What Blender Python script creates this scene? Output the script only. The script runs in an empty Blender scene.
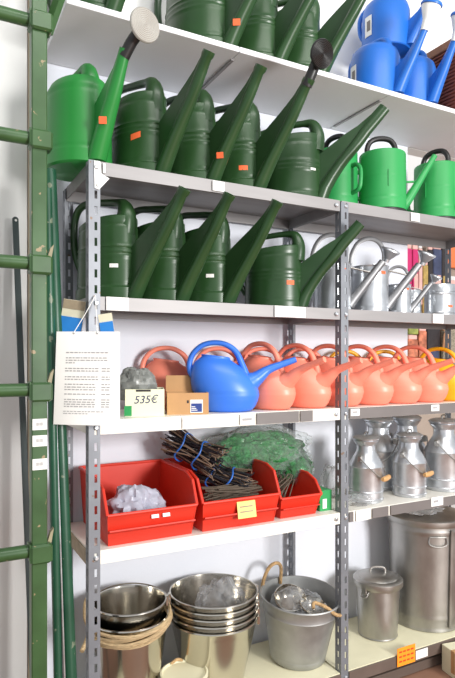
import bpy, math, random
from mathutils import Vector, Matrix, noise, Euler

random.seed(7)
scene = bpy.context.scene
C = scene.collection
PI = math.pi

# ------------------------------------------------------------------ camera, world, lights, exposure
cam_d = bpy.data.cameras.new('camera')
cam = bpy.data.objects.new('camera', cam_d)
C.objects.link(cam)
cam.location = (0.0, -1.815, 1.366)
cam.rotation_euler = (PI / 2, 0, -math.radians(28.0))
cam_d.sensor_fit = 'HORIZONTAL'
cam_d.sensor_width = 36.0
cam_d.lens = 36.0 * 579.0 / 455.0
cam_d.shift_y = 20.0 / 455.0
cam_d.clip_start = 0.02
scene.camera = cam

world = bpy.data.worlds.new('world')
scene.world = world
world.use_nodes = True
wb = world.node_tree.nodes['Background']
wb.inputs[0].default_value = (0.93, 0.96, 1.0, 1)
wb.inputs[1].default_value = 0.66


def area(name, loc, target, sx, sy, power, col):
    d = bpy.data.lights.new(name, 'AREA')
    d.shape = 'RECTANGLE'
    d.size = sx
    d.size_y = sy
    d.energy = power
    d.color = col
    o = bpy.data.objects.new(name, d)
    C.objects.link(o)
    o.location = loc
    v = Vector(target) - Vector(loc)
    o.rotation_euler = v.to_track_quat('-Z', 'Y').to_euler()
    return o


area('window_daylight', (2.3, -4.2, 1.75), (1.5, 0.2, 1.2), 0.9, 1.1, 195, (1.0, 0.985, 0.96))
area('ceiling_fluorescent', (1.2, -1.7, 3.5), (1.2, -0.2, 1.2), 2.4, 0.5, 34, (1.0, 0.98, 0.94))

scene.view_settings.view_transform = 'Standard'
scene.view_settings.look = 'None'
scene.view_settings.gamma = 1.0
scene.view_settings.use_curve_mapping = False
scene.view_settings.exposure = 0.14


# ------------------------------------------------------------------ materials
def lin(c):
    out = []
    for v in c:
        v = v / 255.0
        out.append(v / 12.92 if v <= 0.04045 else ((v + 0.055) / 1.055) ** 2.4)
    return tuple(out)


def mat(name, rgb, rough=0.5, metal=0.0, var=0.12, scale=8.0, bump=0.0, bscale=60.0, spec=0.5, stretch=None, rvar=0.0):
    m = bpy.data.materials.new(name)
    m.use_nodes = True
    nt = m.node_tree
    b = nt.nodes['Principled BSDF']
    col = lin(rgb)
    b.inputs['Roughness'].default_value = rough
    b.inputs['Metallic'].default_value = metal
    b.inputs['Specular IOR Level'].default_value = spec
    tc = nt.nodes.new('ShaderNodeTexCoord')
    mp = nt.nodes.new('ShaderNodeMapping')
    nt.links.new(tc.outputs['Object'], mp.inputs[0])
    if stretch:
        mp.inputs['Scale'].default_value = stretch
    n = nt.nodes.new('ShaderNodeTexNoise')
    n.inputs['Scale'].default_value = scale
    n.inputs['Detail'].default_value = 4
    nt.links.new(mp.outputs[0], n.inputs['Vector'])
    r = nt.nodes.new('ShaderNodeValToRGB')
    r.color_ramp.elements[0].position = 0.3
    r.color_ramp.elements[1].position = 0.7
    r.color_ramp.elements[0].color = tuple(c * (1 - var) for c in col) + (1,)
    r.color_ramp.elements[1].color = tuple(min(1, c * (1 + var) + var * 0.01) for c in col) + (1,)
    nt.links.new(n.outputs['Fac'], r.inputs[0])
    nt.links.new(r.outputs[0], b.inputs['Base Color'])
    if rvar:
        mr = nt.nodes.new('ShaderNodeMapRange')
        mr.inputs[3].default_value = max(0.02, rough - rvar)
        mr.inputs[4].default_value = rough + rvar
        nt.links.new(n.outputs['Fac'], mr.inputs[0])
        nt.links.new(mr.outputs[0], b.inputs['Roughness'])
    if bump:
        n2 = nt.nodes.new('ShaderNodeTexNoise')
        n2.inputs['Scale'].default_value = bscale
        nt.links.new(mp.outputs[0], n2.inputs['Vector'])
        bp = nt.nodes.new('ShaderNodeBump')
        bp.inputs['Strength'].default_value = bump
        bp.inputs['Distance'].default_value = 0.01
        nt.links.new(n2.outputs['Fac'], bp.inputs['Height'])
        nt.links.new(bp.outputs[0], b.inputs['Normal'])
    return m


def clear_mat(name, tint, fac, rough=0.12, edge=0.6):
    m = bpy.data.materials.new(name)
    m.use_nodes = True
    nt = m.node_tree
    nt.nodes.clear()
    out = nt.nodes.new('ShaderNodeOutputMaterial')
    tr = nt.nodes.new('ShaderNodeBsdfTransparent')
    tr.inputs[0].default_value = tint + (1,)
    gl = nt.nodes.new('ShaderNodeBsdfPrincipled')
    gl.inputs['Base Color'].default_value = (0.75, 0.77, 0.8, 1)
    gl.inputs['Roughness'].default_value = rough
    lw = nt.nodes.new('ShaderNodeLayerWeight')
    lw.inputs[0].default_value = 0.35
    mr = nt.nodes.new('ShaderNodeMapRange')
    mr.inputs[3].default_value = fac
    mr.inputs[4].default_value = min(1.0, fac + edge)
    nt.links.new(lw.outputs['Facing'], mr.inputs[0])
    mx = nt.nodes.new('ShaderNodeMixShader')
    nt.links.new(mr.outputs[0], mx.inputs[0])
    nt.links.new(tr.outputs[0], mx.inputs[1])
    nt.links.new(gl.outputs[0], mx.inputs[2])
    nt.links.new(mx.outputs[0], out.inputs[0])
    return m


M = {
    'wall': mat('wall_paint', (228, 231, 240), 0.8, var=0.02, scale=2, bump=0.05, bscale=90),
    'wall_upper': mat('upper_wall_paint', (236, 235, 233), 0.8, var=0.02, scale=2),
    'door': mat('door_panel', (222, 222, 220), 0.3, var=0.03, scale=1.2, stretch=(4, 4, .4)),
    'trim': mat('door_trim', (176, 160, 136), 0.6),
    'floor': mat('floor_brown', (150, 112, 92), 0.45, var=0.12, scale=5),
    'ceiling': mat('ceiling_white', (235, 235, 233), 0.9, var=0.02),
    'dkgreen': mat('dark_green_plastic', (38, 70, 35), 0.33, var=0.12, scale=7, rvar=0.08),
    'dkgreen2': mat('deep_green_plastic', (34, 64, 32), 0.32, var=0.12, scale=9, rvar=0.08),
    'ltgreen': mat('bright_green_plastic', (34, 128, 52), 0.38, var=0.06, scale=5),
    'mintgreen': mat('mid_green_plastic', (44, 150, 78), 0.4, var=0.05, scale=5),
    'blackp': mat('black_plastic', (32, 30, 30), 0.4, var=0.1),
    'greyp': mat('grey_plastic', (168, 165, 158), 0.5, var=0.05),
    'blue': mat('blue_plastic', (28, 102, 192), 0.4, var=0.05),
    'blue2': mat('cornflower_plastic', (58, 120, 224), 0.36, var=0.05),
    'coral': mat('coral_plastic', (255, 146, 122), 0.4, var=0.04),
    'yellow': mat('yellow_plastic', (252, 180, 30), 0.4, var=0.05),
    'white_p': mat('white_plastic', (228, 228, 226), 0.45, var=0.03),
    'darkzinc': mat('dark_zinc', (140, 140, 142), 0.5, 0.85, var=0.15, scale=14),
    'galv': mat('galvanised_steel', (204, 207, 211), 0.33, 0.85, var=0.12, scale=22, rvar=0.1),
    'zinc': mat('dull_zinc', (172, 170, 166), 0.40, 0.95, var=0.16, scale=14, rvar=0.1, stretch=(1, 1, .5)),
    'tubzinc': mat('matt_zinc', (172, 173, 172), 0.55, 0.8, var=0.12, scale=16, rvar=0.08),
    'steel': mat('stainless_steel', (205, 200, 190), 0.16, 1.0, var=0.06, scale=6, rvar=0.04),
    'shelf_metal': mat('shelf_galvanised', (146, 143, 143), 0.5, 0.25, var=0.07, scale=9, stretch=(.4, 3, 3)),
    'post': mat('upright_grey', (124, 127, 133), 0.45, 0.35, var=0.1, scale=14),
    'dirty': mat('dirty_rail', (158, 142, 118), 0.6, 0.1, var=0.2, scale=20),
    'board_white': mat('white_board', (226, 226, 230), 0.6, var=0.03, scale=4),
    'shelf_cream': mat('cream_shelf', (228, 222, 190), 0.5, var=0.05, scale=7),
    'shelf_white': mat('white_shelf', (232, 228, 218), 0.5, var=0.05, scale=7),
    'strip': mat('label_strip_grey', (112, 106, 104), 0.5, var=0.08),
    'brown_lip': mat('brown_lip', (98, 84, 76), 0.5, var=0.12),
    'paper': mat('white_paper', (238, 236, 232), 0.8, var=0.015),
    'ink': mat('grey_ink', (160, 158, 158), 0.8, var=0.1),
    'inkblue': mat('blue_ink', (46, 48, 96), 0.7, var=0.1),
    'red': mat('red_plastic', (214, 52, 32), 0.4, var=0.06, scale=6),
    'orange_tag': mat('orange_sticker', (240, 104, 56), 0.6, var=0.05),
    'orange_card': mat('orange_card', (250, 150, 30), 0.6, var=0.06, scale=30),
    'yellow_card': mat('yellow_card', (242, 218, 130), 0.7, var=0.05),
    'cardboard': mat('cardboard', (190, 146, 100), 0.8, var=0.07, scale=10),
    'cream_box': mat('cream_carton', (236, 236, 204), 0.6, var=0.03),
    'label_blue': mat('label_blue', (38, 62, 132), 0.5, var=0.05),
    'leaf_cream': mat('leaflet_cream', (222, 216, 190), 0.7, var=0.04),
    'stake_brown': mat('brown_stake', (120, 100, 84), 0.5, var=0.25),
    'card_blue': mat('card_blue', (40, 128, 206), 0.5, var=0.05),
    'boxgreen': mat('box_green', (40, 150, 80), 0.5, var=0.05),
    'greybag': mat('grey_plastic_bag', (128, 130, 126), 0.3, var=0.15, scale=12),
    'lilacbag': mat('lilac_grey_bag', (172, 172, 186), 0.28, var=0.12, scale=30),
    'net': mat('green_netting', (34, 116, 54), 0.55, var=0.45, scale=60, bump=1.0, bscale=90),
    'wire': mat('dark_wire', (104, 92, 80), 0.45, 0.3, var=0.2),
    'black_stake': mat('black_stake', (40, 40, 46), 0.42, 0.2, var=0.2),
    'tie': mat('blue_tie', (44, 104, 190), 0.5),
    'rope': mat('jute_rope', (186, 152, 108), 0.9, var=0.25, scale=60, bump=0.8, bscale=120),
    'raffia': mat('raffia', (196, 170, 130), 0.8, var=0.25, scale=50, bump=0.6, bscale=100, stretch=(1, 1, 6)),
    'wood': mat('turned_wood', (206, 160, 106), 0.5, var=0.1, scale=20),
    'rack': mat('rack_green_paint', (54, 86, 46), 0.34, var=0.22, scale=9, rvar=0.1),
    'pole': mat('pole_green', (30, 76, 54), 0.35, var=0.2, scale=8),
    'darkbar': mat('dark_steel_bar', (70, 80, 80), 0.45, 0.3, var=0.15),
    'worn': mat('worn_tab', (150, 140, 112), 0.6, var=0.2, scale=20),
    'wicker': mat('brown_wicker', (122, 62, 40), 0.6, var=0.25, scale=30, stretch=(1, 1, 8)),
    'wickerrim': mat('wicker_rim', (160, 112, 80), 0.6, var=0.15, scale=20),
    'pink': mat('hot_pink', (214, 48, 116), 0.5),
    'palepink': mat('pale_pink', (236, 188, 178), 0.6),
    'navy': mat('navy_pack', (66, 74, 104), 0.5, var=0.25, scale=20),
    'gold': mat('mustard_pack', (190, 160, 90), 0.5, var=0.3, scale=30),
    'dark': mat('black_pack', (50, 44, 46), 0.5, var=0.3, scale=30),
    'orange': mat('orange_pack', (236, 128, 74), 0.5, var=0.08),
    'mesh': mat('mesh_fabric', (150, 140, 122), 0.8, var=0.5, scale=120),
    'flower': mat('seed_packet', (200, 120, 90), 0.6, var=0.6, scale=25),
    'olive': mat('olive_pack', (150, 160, 80), 0.6, var=0.4, scale=25),
    'tan': mat('tan_fringe', (224, 170, 128), 0.8, var=0.1, scale=40),
    'backboard': mat('back_board', (176, 160, 146), 0.8, var=0.1),
    'clear': clear_mat('clear_plastic', (0.95, 0.97, 0.96), 0.05, 0.10, 0.38),
    'cellophane': clear_mat('cellophane', (0.95, 0.94, 0.93), 0.14, 0.2, 0.42),
}


def chip(m, rgb, thr=0.66, scale=24):
    """worn paint: small chips of another colour, with a shape of their own"""
    nt = m.node_tree
    b = nt.nodes['Principled BSDF']
    src = b.inputs['Base Color'].links[0].from_socket
    tc = nt.nodes.new('ShaderNodeTexCoord')
    n = nt.nodes.new('ShaderNodeTexNoise')
    n.inputs['Scale'].default_value = scale
    n.inputs['Detail'].default_value = 6
    nt.links.new(tc.outputs['Object'], n.inputs['Vector'])
    r = nt.nodes.new('ShaderNodeValToRGB')
    r.color_ramp.elements[0].position = thr
    r.color_ramp.elements[1].position = thr + 0.02
    nt.links.new(n.outputs['Fac'], r.inputs[0])
    mx = nt.nodes.new('ShaderNodeMixRGB')
    nt.links.new(r.outputs[0], mx.inputs[0])
    nt.links.new(src, mx.inputs[1])
    mx.inputs[2].default_value = lin(rgb) + (1,)
    nt.links.new(mx.outputs[0], b.inputs['Base Color'])


chip(M['rack'], (150, 132, 100), 0.67, 30)
chip(M['pole'], (110, 120, 100), 0.66, 26)
chip(M['post'], (120, 100, 84), 0.68, 34)

# ------------------------------------------------------------------ geometry helpers
class G:
    def __init__(s):
        s.v = []
        s.f = []

    def add(s, verts, faces, T=None):
        o = len(s.v)
        s.v += [tuple(T @ Vector(p)) if T is not None else tuple(p) for p in verts]
        s.f += [tuple(i + o for i in f) for f in faces]
        return s

    def box(s, lo, hi, bev=0.0, T=None):
        x0, y0, z0 = lo
        x1, y1, z1 = hi
        if bev <= 0:
            v = [(x, y, z) for z in (z0, z1) for y in (y0, y1) for x in (x0, x1)]
            f = [(0, 2, 3, 1), (4, 5, 7, 6), (0, 1, 5, 4), (2, 6, 7, 3), (0, 4, 6, 2), (1, 3, 7, 5)]
            return s.add(v, f, T)
        b = bev
        rings = []
        for z, i in ((z0, b), (z0 + b, 0), (z1 - b, 0), (z1, b)):
            X0, X1, Y0, Y1 = x0 + i, x1 - i, y0 + i, y1 - i
            rings.append([(X0 + b, Y0, z), (X1 - b, Y0, z), (X1, Y0 + b, z), (X1, Y1 - b, z),
                          (X1 - b, Y1, z), (X0 + b, Y1, z), (X0, Y1 - b, z), (X0, Y0 + b, z)])
        return s.loft(rings, T=T)

    def loft(s, rings, cap0=True, cap1=True, T=None):
        n = len(rings[0])
        v = [p for r in rings for p in r]
        f = []
        for k in range(len(rings) - 1):
            for i in range(n):
                j = (i + 1) % n
                f.append((k * n + i, k * n + j, (k + 1) * n + j, (k + 1) * n + i))
        if cap0:
            f.append(tuple(range(n - 1, -1, -1)))
        if cap1:
            f.append(tuple((len(rings) - 1) * n + i for i in range(n)))
        return s.add(v, f, T)

    def lathe(s, prof, seg=40, sx=1.0, sy=1.0, T=None, fn=None):
        rings = []
        for r, z in prof:
            ring = []
            for i in range(seg):
                a = 2 * PI * i / seg
                p = (r * sx * math.cos(a), r * sy * math.sin(a), z)
                ring.append(fn(p) if fn else p)
            rings.append(ring)
        return s.loft(rings, T=T)

    def tube(s, pts, rad, seg=10, T=None, flat=None, closed=False):
        pts = [Vector(p) for p in pts]
        n = len(pts)
        if not hasattr(rad, '__len__'):
            rad = [rad] * n
        tang = []
        for i in range(n):
            a = pts[i - 1] if (i > 0 or closed) else pts[i]
            b = pts[(i + 1) % n] if (i < n - 1 or closed) else pts[i]
            t = (b - a)
            tang.append(t.normalized() if t.length > 1e-9 else Vector((0, 0, 1)))
        up = Vector((0, 0, 1)) if abs(tang[0].z) < 0.9 else Vector((0, 1, 0))
        nrm = (up - tang[0] * up.dot(tang[0])).normalized()
        rings = []
        for i in range(n):
            nrm = nrm - tang[i] * nrm.dot(tang[i])
            nrm.normalize()
            bn = tang[i].cross(nrm)
            fl = flat or 1.0
            rings.append([tuple(pts[i] + nrm * (math.cos(2 * PI * k / seg) * rad[i] * fl) + bn * (math.sin(2 * PI * k / seg) * rad[i])) for k in range(seg)])
        if closed:
            rings.append(rings[0])
            return s.loft(rings, False, False, T)
        return s.loft(rings, T=T)


def smooth_path(ctrl, n=6):
    P = [Vector(p) for p in ctrl]
    out = []
    for i in range(len(P) - 1):
        p0 = P[max(i - 1, 0)]
        p1, p2 = P[i], P[i + 1]
        p3 = P[min(i + 2, len(P) - 1)]
        for k in range(n):
            t = k / n
            out.append(0.5 * ((2 * p1) + (p2 - p0) * t + (2 * p0 - 5 * p1 + 4 * p2 - p3) * t * t + (3 * p1 - p0 - 3 * p2 + p3) * t ** 3))
    out.append(P[-1])
    return out


def lerp_list(vals, n):
    out = []
    for i in range(n):
        t = i / (n - 1) * (len(vals) - 1)
        k = min(int(t), len(vals) - 2)
        out.append(vals[k] + (vals[k + 1] - vals[k]) * (t - k))
    return out


def obj(name, g, m, parent=None, smooth=35, loc=None):
    me = bpy.data.meshes.new(name)
    me.from_pydata(g.v, [], g.f)
    me.update()
    if smooth:
        me.polygons.foreach_set('use_smooth', [True] * len(me.polygons))
        me.set_sharp_from_angle(angle=math.radians(smooth))
    me.materials.append(M[m] if isinstance(m, str) else m)
    o = bpy.data.objects.new(name, me)
    C.objects.link(o)
    if parent:
        o.parent = parent
    if loc:
        o.location = loc
    return o


def tag(o, label, cat, group=None):
    o['label'] = label
    o['category'] = cat
    if group:
        o['group'] = group
    return o


def thing(name, label, cat, loc=(0, 0, 0), rz=0.0, group=None, scale=1.0):
    o = bpy.data.objects.new(name, None)
    o.empty_display_size = 0.05
    C.objects.link(o)
    o.location = loc
    o.rotation_euler = (0, 0, math.radians(rz))
    o.scale = (scale, scale, scale)
    return tag(o, label, cat, group)


def dup(root, label, loc, rz=0.0, scale=1.0, group=None):
    r = root.copy()
    C.objects.link(r)
    r.location = loc
    r.rotation_euler = (0, 0, math.radians(rz))
    r.scale = (scale, scale, scale)
    r['label'] = label
    if group:
        r['group'] = group
    for ch in list(root.children):
        c2 = ch.copy()
        C.objects.link(c2)
        c2.parent = r
        for g2 in list(ch.children):
            d = g2.copy()
            C.objects.link(d)
            d.parent = c2
    return r


def struct(name, g, m, parent=None):
    o = obj(name, g, m, parent)
    if not parent:
        o['kind'] = 'structure'
    return o


def align(normal, at, spin=0.0):
    q = Vector(normal).normalized().to_track_quat('Z', 'Y')
    return Matrix.Translation(at) @ q.to_matrix().to_4x4() @ Matrix.Rotation(spin, 4, 'Z')


ZA, ZB, ZC, ZD, ZE, ZF = 2.486, 1.995, 1.565, 1.171, 0.756, 0.12
WY = 0.40

# ------------------------------------------------------------------ setting
struct('floor', G().box((-2.5, -5, -0.05), (6.5, 2.2, 0)), 'floor')
struct('wall_back', G().box((-2.5, WY, 0), (2.236, WY + 0.08, ZA - 0.02)), 'wall')
struct('wall_upper', G().box((-2.5, WY + 0.005, ZA - 0.02), (2.9, WY + 0.08, 3.6)), 'wall_upper')
struct('wall_far', G().box((2.236, 1.35, 0), (6.5, 1.43, 3.6)), 'wall_upper')
dr = struct('door_1', G().box((-0.62, WY - 0.03, 0.01), (0.345, WY - 0.001, 2.9), 0.003), 'door')
tr = struct('trim_1', G().box((0.346, WY - 0.040, 0), (0.356, WY - 0.001, 3.0), 0.002), 'trim')

# ------------------------------------------------------------------ shelving unit
unit = thing('shelving_unit', 'tall slotted-angle metal shelving with grey uprights and six shelf levels', 'shelving', (0, 0, 0))
FX = (0.470, 1.475, 2.480)          # left face of each frame
PW = 0.037


def upright(x, y, yside, z1, front=True):
    """slotted L angle: a flange across the front with real slots, a flange along the side"""
    g = G()
    t = 0.003
    x0, x1 = x, x + PW
    fy0, fy1 = (y, y + t) if front else (y - t, y)
    pitch, sl, sw = 0.05, 0.026, 0.009
    xc = x0 + PW * 0.62
    g.box((x0, fy0, 0), (xc - sw / 2, fy1, z1))
    g.box((xc + sw / 2, fy0, 0), (x1, fy1, z1))
    z = 0.0
    while z < z1:
        g.box((xc - sw / 2, fy0, z), (xc + sw / 2, fy1, min(z + pitch - sl, z1)))
        z += pitch
    sy0, sy1 = (fy1, y + PW) if front else (y - PW, fy0)
    yc = (sy0 + sy1) / 2
    g.box((x0, sy0, 0), (x0 + t, yc - sw / 2, z1))
    g.box((x0, yc + sw / 2, 0), (x0 + t, sy1, z1))
    z = 0.0
    while z < z1:
        g.box((x0, yc - sw / 2, z), (x0 + t, yc + sw / 2, min(z + pitch - sl, z1)))
        z += pitch
    return g


for k, x in enumerate(FX):
    obj('upright', upright(x, 0.0, 1, ZB + 0.0 if k == 0 else ZB - 0.006), 'post', unit, 0)
    obj('upright', upright(x, 0.372, 1, ZB - 0.006, front=False), 'post', unit, 0)


def tray(x0, x1, y0, y1, z, lip):
    g = G()
    t = 0.004
    g.box((x0, y0, z - t), (x1, y1, z))
    g.box((x0, y0, z - lip), (x1, y0 + t, z - t))
    g.box((x0, y1 - t, z - lip), (x1, y1, z - t))
    g.box((x0, y0 + t, z - lip), (x0 + t, y1 - t, z - t))
    g.box((x1 - t, y0 + t, z - lip), (x1, y1 - t, z - t))
    # returned inner hem of the front lip
    g.box((x0, y0 + t, z - lip), (x1, y0 + 0.018, z - lip + 0.003))
    return g


levels = [(ZB, 0.043, 'shelf_metal'), (ZC, 0.043, 'shelf_metal'), (ZD, 0.046, 'shelf_white'), (ZE, 0.044, 'shelf_white'), (ZF, 0.046, 'shelf_cream')]
boards = {}
for z, lip, m in levels:
    for bay, (xa, xb) in enumerate(((0.476, 1.472), (1.481, 2.478))):
        fy = 0.0035
        b = obj('shelf_board', tray(xa, xb, fy, 0.366, z, lip), m, unit, 0)
        boards[(round(z, 3), bay)] = b
        for hx in (xa + 0.018, xb - 0.02):     # fixing bolts on the lip
            g = G().lathe([(0.0, 0), (0.008, 0), (0.008, 0.003), (0.005, 0.006), (0, 0.006)], 10, T=align((0, -1, 0), (hx, fy - 0.0035, z - lip * 0.5)))
            obj('bolt', g, 'galv', b)
obj('side_rail', G().box((0.4715, 0.04, ZE - 0.05), (0.4755, 0.335, ZE - 0.004)), 'dirty', unit, 0)
# brown facing along the lowest shelf, both bays
for bay, (xa, xb) in enumerate(((0.509, 1.472), (1.514, 2.478))):
    obj('front_facing', G().box((xa, -0.004, ZF - 0.05), (xb, 0.0025, ZF - 0.003), 0.001), 'brown_lip', boards[(ZF, bay)], 0)
    obj('lower_rail', G().box((xa, 0.02, ZF - 0.115), (xb, 0.045, ZF - 0.075), 0.002), 'brown_lip', unit, 0)
# white gusset plate at the left front corner of the second shelf
g = G()
pl = [(0.486, ZB - 0.002), (0.506, ZB - 0.002), (0.510, ZB - 0.04), (0.536, ZB - 0.052), (0.514, ZB - 0.078), (0.502, ZB - 0.092), (0.488, ZB - 0.088)]
g.loft([[(x, -0.0035, z) for x, z in pl], [(x, -0.0005, z) for x, z in pl]])
gp = obj('gusset_plate', g, 'white_p', unit, 0)
for hx, hz in ((0.496, ZB - 0.018), (0.497, ZB - 0.078)):
    obj('bolt', G().lathe([(0, 0), (0.005, 0), (0.004, 0.003), (0, 0.003)], 10, T=align((0, -1, 0), (hx, -0.0037, hz))), 'zinc', gp)
# top board: thick white panels with seams, carried by thin battens
for xa, xb in ((0.400, 1.012), (1.014, 1.726), (1.728, 2.44), (2.442, 2.9)):
    o = obj('top_board', G().box((xa, -0.003, ZA - 0.02), (xb, WY - 0.002, ZA), 0.0015), 'board_white', unit, 0)
for x in (1.013, 1.727):
    obj('batten', G().box((x - 0.006, 0.05, ZA - 0.026), (x + 0.006, 0.36, ZA - 0.0205)), 'shelf_metal', unit, 0)

# label strips and price tags on the lips
def on_lip(name, xa, xb, z, lip, m, parent, h=0.9, y=-0.0005, t=0.003, dz=0.0, lines=False):
    hh = lip * h
    zc = z - lip * 0.5 + dz
    o = obj(name, G().box((xa, y - t, zc - hh / 2), (xb, y, zc + hh / 2)), m, parent, 0)
    return o


L1 = 0.043
b = boards[(ZB, 0)]
on_lip('price_tag', 0.905, 0.952, ZB, L1, 'paper', b, 0.8)
on_lip('price_tag', 0.515, 0.523, ZB, L1, 'paper', b, 0.7)
b = boards[(ZC, 0)]
on_lip('price_tag', 0.526, 0.600, ZC, L1, 'paper', b, 1.0)
on_lip('price_tag', 1.162, 1.300, ZC, L1, 'paper', b, 0.95)
b = boards[(ZC, 1)]
on_lip('price_tag', 1.980, 2.045, ZC, L1, 'paper', b, 0.95)
b = boards[(ZB, 1)]
on_lip('price_tag', 1.850, 1.900, ZB, L1, 'paper', b, 0.8)
b = boards[(ZD, 0)]
on_lip('price_tag', 0.79, 0.93, ZD, 0.046, 'paper', b, 0.85)
pt = on_lip('price_tag', 1.015, 1.075, ZD, 0.046, 'paper', b, 0.8, t=0.005)
obj('print', G().box((1.022, -0.0062, ZD - 0.027), (1.062, -0.0056, ZD - 0.018)), 'ink', pt if False else b, 0)
on_lip('label_strip', 1.085, 1.270, ZD, 0.046, 'strip', b, 0.9)
on_lip('label_strip', 1.278, 1.335, ZD, 0.046, 'strip', b, 0.9)
b = boards[(ZD, 1)]
on_lip('label_strip', 1.515, 2.47, ZD, 0.046, 'strip', b, 0.95)
for xa, xb in ((1.52, 1.565), (1.968, 2.016)):
    on_lip('price_tag', xa, xb, ZD, 0.046, 'paper', b, 0.6, y=-0.0036, t=0.002, dz=0.004)
    obj('print', G().box((xa + 0.008, -0.0062, ZD - 0.022), (xb - 0.012, -0.0057, ZD - 0.014)), 'ink', b, 0)
b = boards[(ZE, 1)]
for xa, xb in ((1.515, 1.535), (1.635, 1.722), (1.735, 2.47)):
    on_lip('label_strip', xa, xb, ZE, 0.044, 'strip', b, 0.9)
on_lip('price_tag', 1.55, 1.62, ZE, 0.044, 'paper', b, 0.95)
on_lip('price_tag', 1.968, 2.04, ZE, 0.044, 'paper', b, 0.9, y=-0.0036, t=0.002, dz=0.008)
obj('print', G().box((1.98, -0.0062, ZE - 0.018), (2.01, -0.0057, ZE - 0.008)), 'ink', b, 0)
b = boards[(ZF, 1)]
tg = obj('price_tag', G().box((1.765, -0.010, ZF - 0.045), (1.868, -0.007, ZF + 0.032), 0.001), 'orange_card', b, 0)
g = G()
for r in range(3):
    for k in range(4):
        g.box((1.775 + k * 0.022, -0.0108, ZF + 0.012 - r * 0.02), (1.790 + k * 0.022, -0.0102, ZF + 0.018 - r * 0.02))
obj('print', g, 'red', b, 0)
on_lip('price_tag', 1.875, 1.945, ZF, 0.046, 'paper', b, 0.8, y=-0.0045, t=0.002)


# ------------------------------------------------------------------ watering cans
def sticker(parent, ang, r, z, w, h, m, sx=1.0, sy=1.0, name='price_sticker', tilt=0.0):
    """small label bent round an oval body"""
    n = 5
    rings = []
    for j, rr in ((0, 1.006), (1, 1.016)):
        pass
    g = G()
    v, f = [], []
    for i in range(n):
        da = (i / (n - 1) - 0.5) * w / r
        a = ang + da
        for q, zz in ((0, -h / 2), (1, h / 2)):
            z2 = z + zz + tilt * (i / (n - 1) - 0.5) * w
            for k in (1.008, 1.018):
                v.append((r * k * sx * math.cos(a), r * k * sy * math.sin(a), z2))
    for i in range(n - 1):
        o = i * 4
        f += [(o + 1, o + 5, o + 7, o + 3), (o, o + 2, o + 6, o + 4), (o, o + 4, o + 5, o + 1), (o + 2, o + 3, o + 7, o + 6)]
    f += [(0, 1, 3, 2), ((n - 1) * 4, (n - 1) * 4 + 2, (n - 1) * 4 + 3, (n - 1) * 4 + 1)]
    g.add(v, f)
    return obj(name, g, m, parent, 0)


def grooved(prof_fn, z0, z1, grooves, depth, n=46, w=0.004):
    out = []
    for i in range(n + 1):
        z = z0 + (z1 - z0) * i / n
        r = prof_fn(z)
        for gz, s in grooves:
            r += s * depth * math.exp(-((z - gz) / w) ** 2)
        out.append((r, z))
    return out


def spout_geo(st, seg=8, hole=0.7):
    """st: (z, r_in, r_out, w_out, w_in, tilt) - teardrop slices: round outer ridge, thin web to the body"""
    rings = []
    A = math.radians(128)
    for z, ri, ro, wo, wi, tl in st:
        c = ro - wo
        mid = (ri + ro) / 2
        wi = min(wi, wo * 0.62)
        xb = c + wo * math.cos(A)
        ri = min(ri, c - wo * 0.98)
        ring = []
        for k in range(seg + 5):
            a = -A + 2 * A * k / (seg + 4)
            ring.append((c + wo * math.cos(a), wo * math.sin(a)))
        ring += [(xb - 0.002 if xb - 0.002 > ri else (xb + ri) / 2, wi), (ri, wi * 0.8), (ri, -wi * 0.8), (xb - 0.002 if xb - 0.002 > ri else (xb + ri) / 2, -wi)]
        rings.append([(x, y, z - (x - mid) * tl) for x, y in ring])
    last = rings[-1]
    cen = sum((Vector(p) for p in last), Vector()) / len(last)
    prev = sum((Vector(p) for p in rings[-2]), Vector()) / len(last)
    d = (cen - prev).normalized()
    inner = [tuple(cen + (Vector(p) - cen) * hole) for p in last]
    deep = [tuple(cen + (Vector(p) - cen) * hole * 0.9 - d * 0.03) for p in last]
    rings += [inner, deep]
    return G().loft(rings)


def hump_fn(z0, k, R):
    def fn(p):
        x, y, z = p
        if z > z0:
            z = z + (z - z0) / 0.08 * k * x / R
        return (x, y, z)
    return fn


TALL_ST = [(0.006, 0.09, 0.156, 0.029, 0.016, 0.0), (0.05, 0.09, 0.182, 0.027, 0.012, 0.02), (0.10, 0.09, 0.213, 0.025, 0.010, 0.05),
           (0.135, 0.09, 0.236, 0.023, 0.009, 0.08), (0.165, 0.115, 0.256, 0.022, 0.009, 0.12), (0.19, 0.150, 0.272, 0.021, 0.009, 0.2), (0.215, 0.192, 0.289, 0.020, 0.009, 0.3),
           (0.238, 0.232, 0.305, 0.019, 0.010, 0.42), (0.262, 0.268, 0.322, 0.018, 0.011, 0.55), (0.288, 0.300, 0.340, 0.017, 0.012, 0.62), (0.322, 0.331, 0.362, 0.0155, 0.0125, 0.66),
           (0.329, 0.335, 0.371, 0.018, 0.014, 0.66), (0.339, 0.343, 0.379, 0.018, 0.014, 0.66)]


def spout_sticker(parent, st, z, w=0.024, h=0.020, m='orange_tag', ang=-58):
    for k in range(len(st) - 1):
        if st[k][0] <= z <= st[k + 1][0]:
            f = (z - st[k][0]) / (st[k + 1][0] - st[k][0])
            ro = st[k][2] + (st[k + 1][2] - st[k][2]) * f
            wo = st[k][3] + (st[k + 1][3] - st[k][3]) * f
    a = math.radians(ang)
    n = Vector((math.cos(a), math.sin(a), -0.25))
    p = Vector((ro - wo + wo * math.cos(a), wo * math.sin(a), z)) + n.normalized() * 0.001
    return obj('price_sticker', G().box((-w / 2, -h / 2, 0), (w / 2, h / 2, 0.0012), 0.0003, T=align(n, p)), m, parent, 0)


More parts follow.
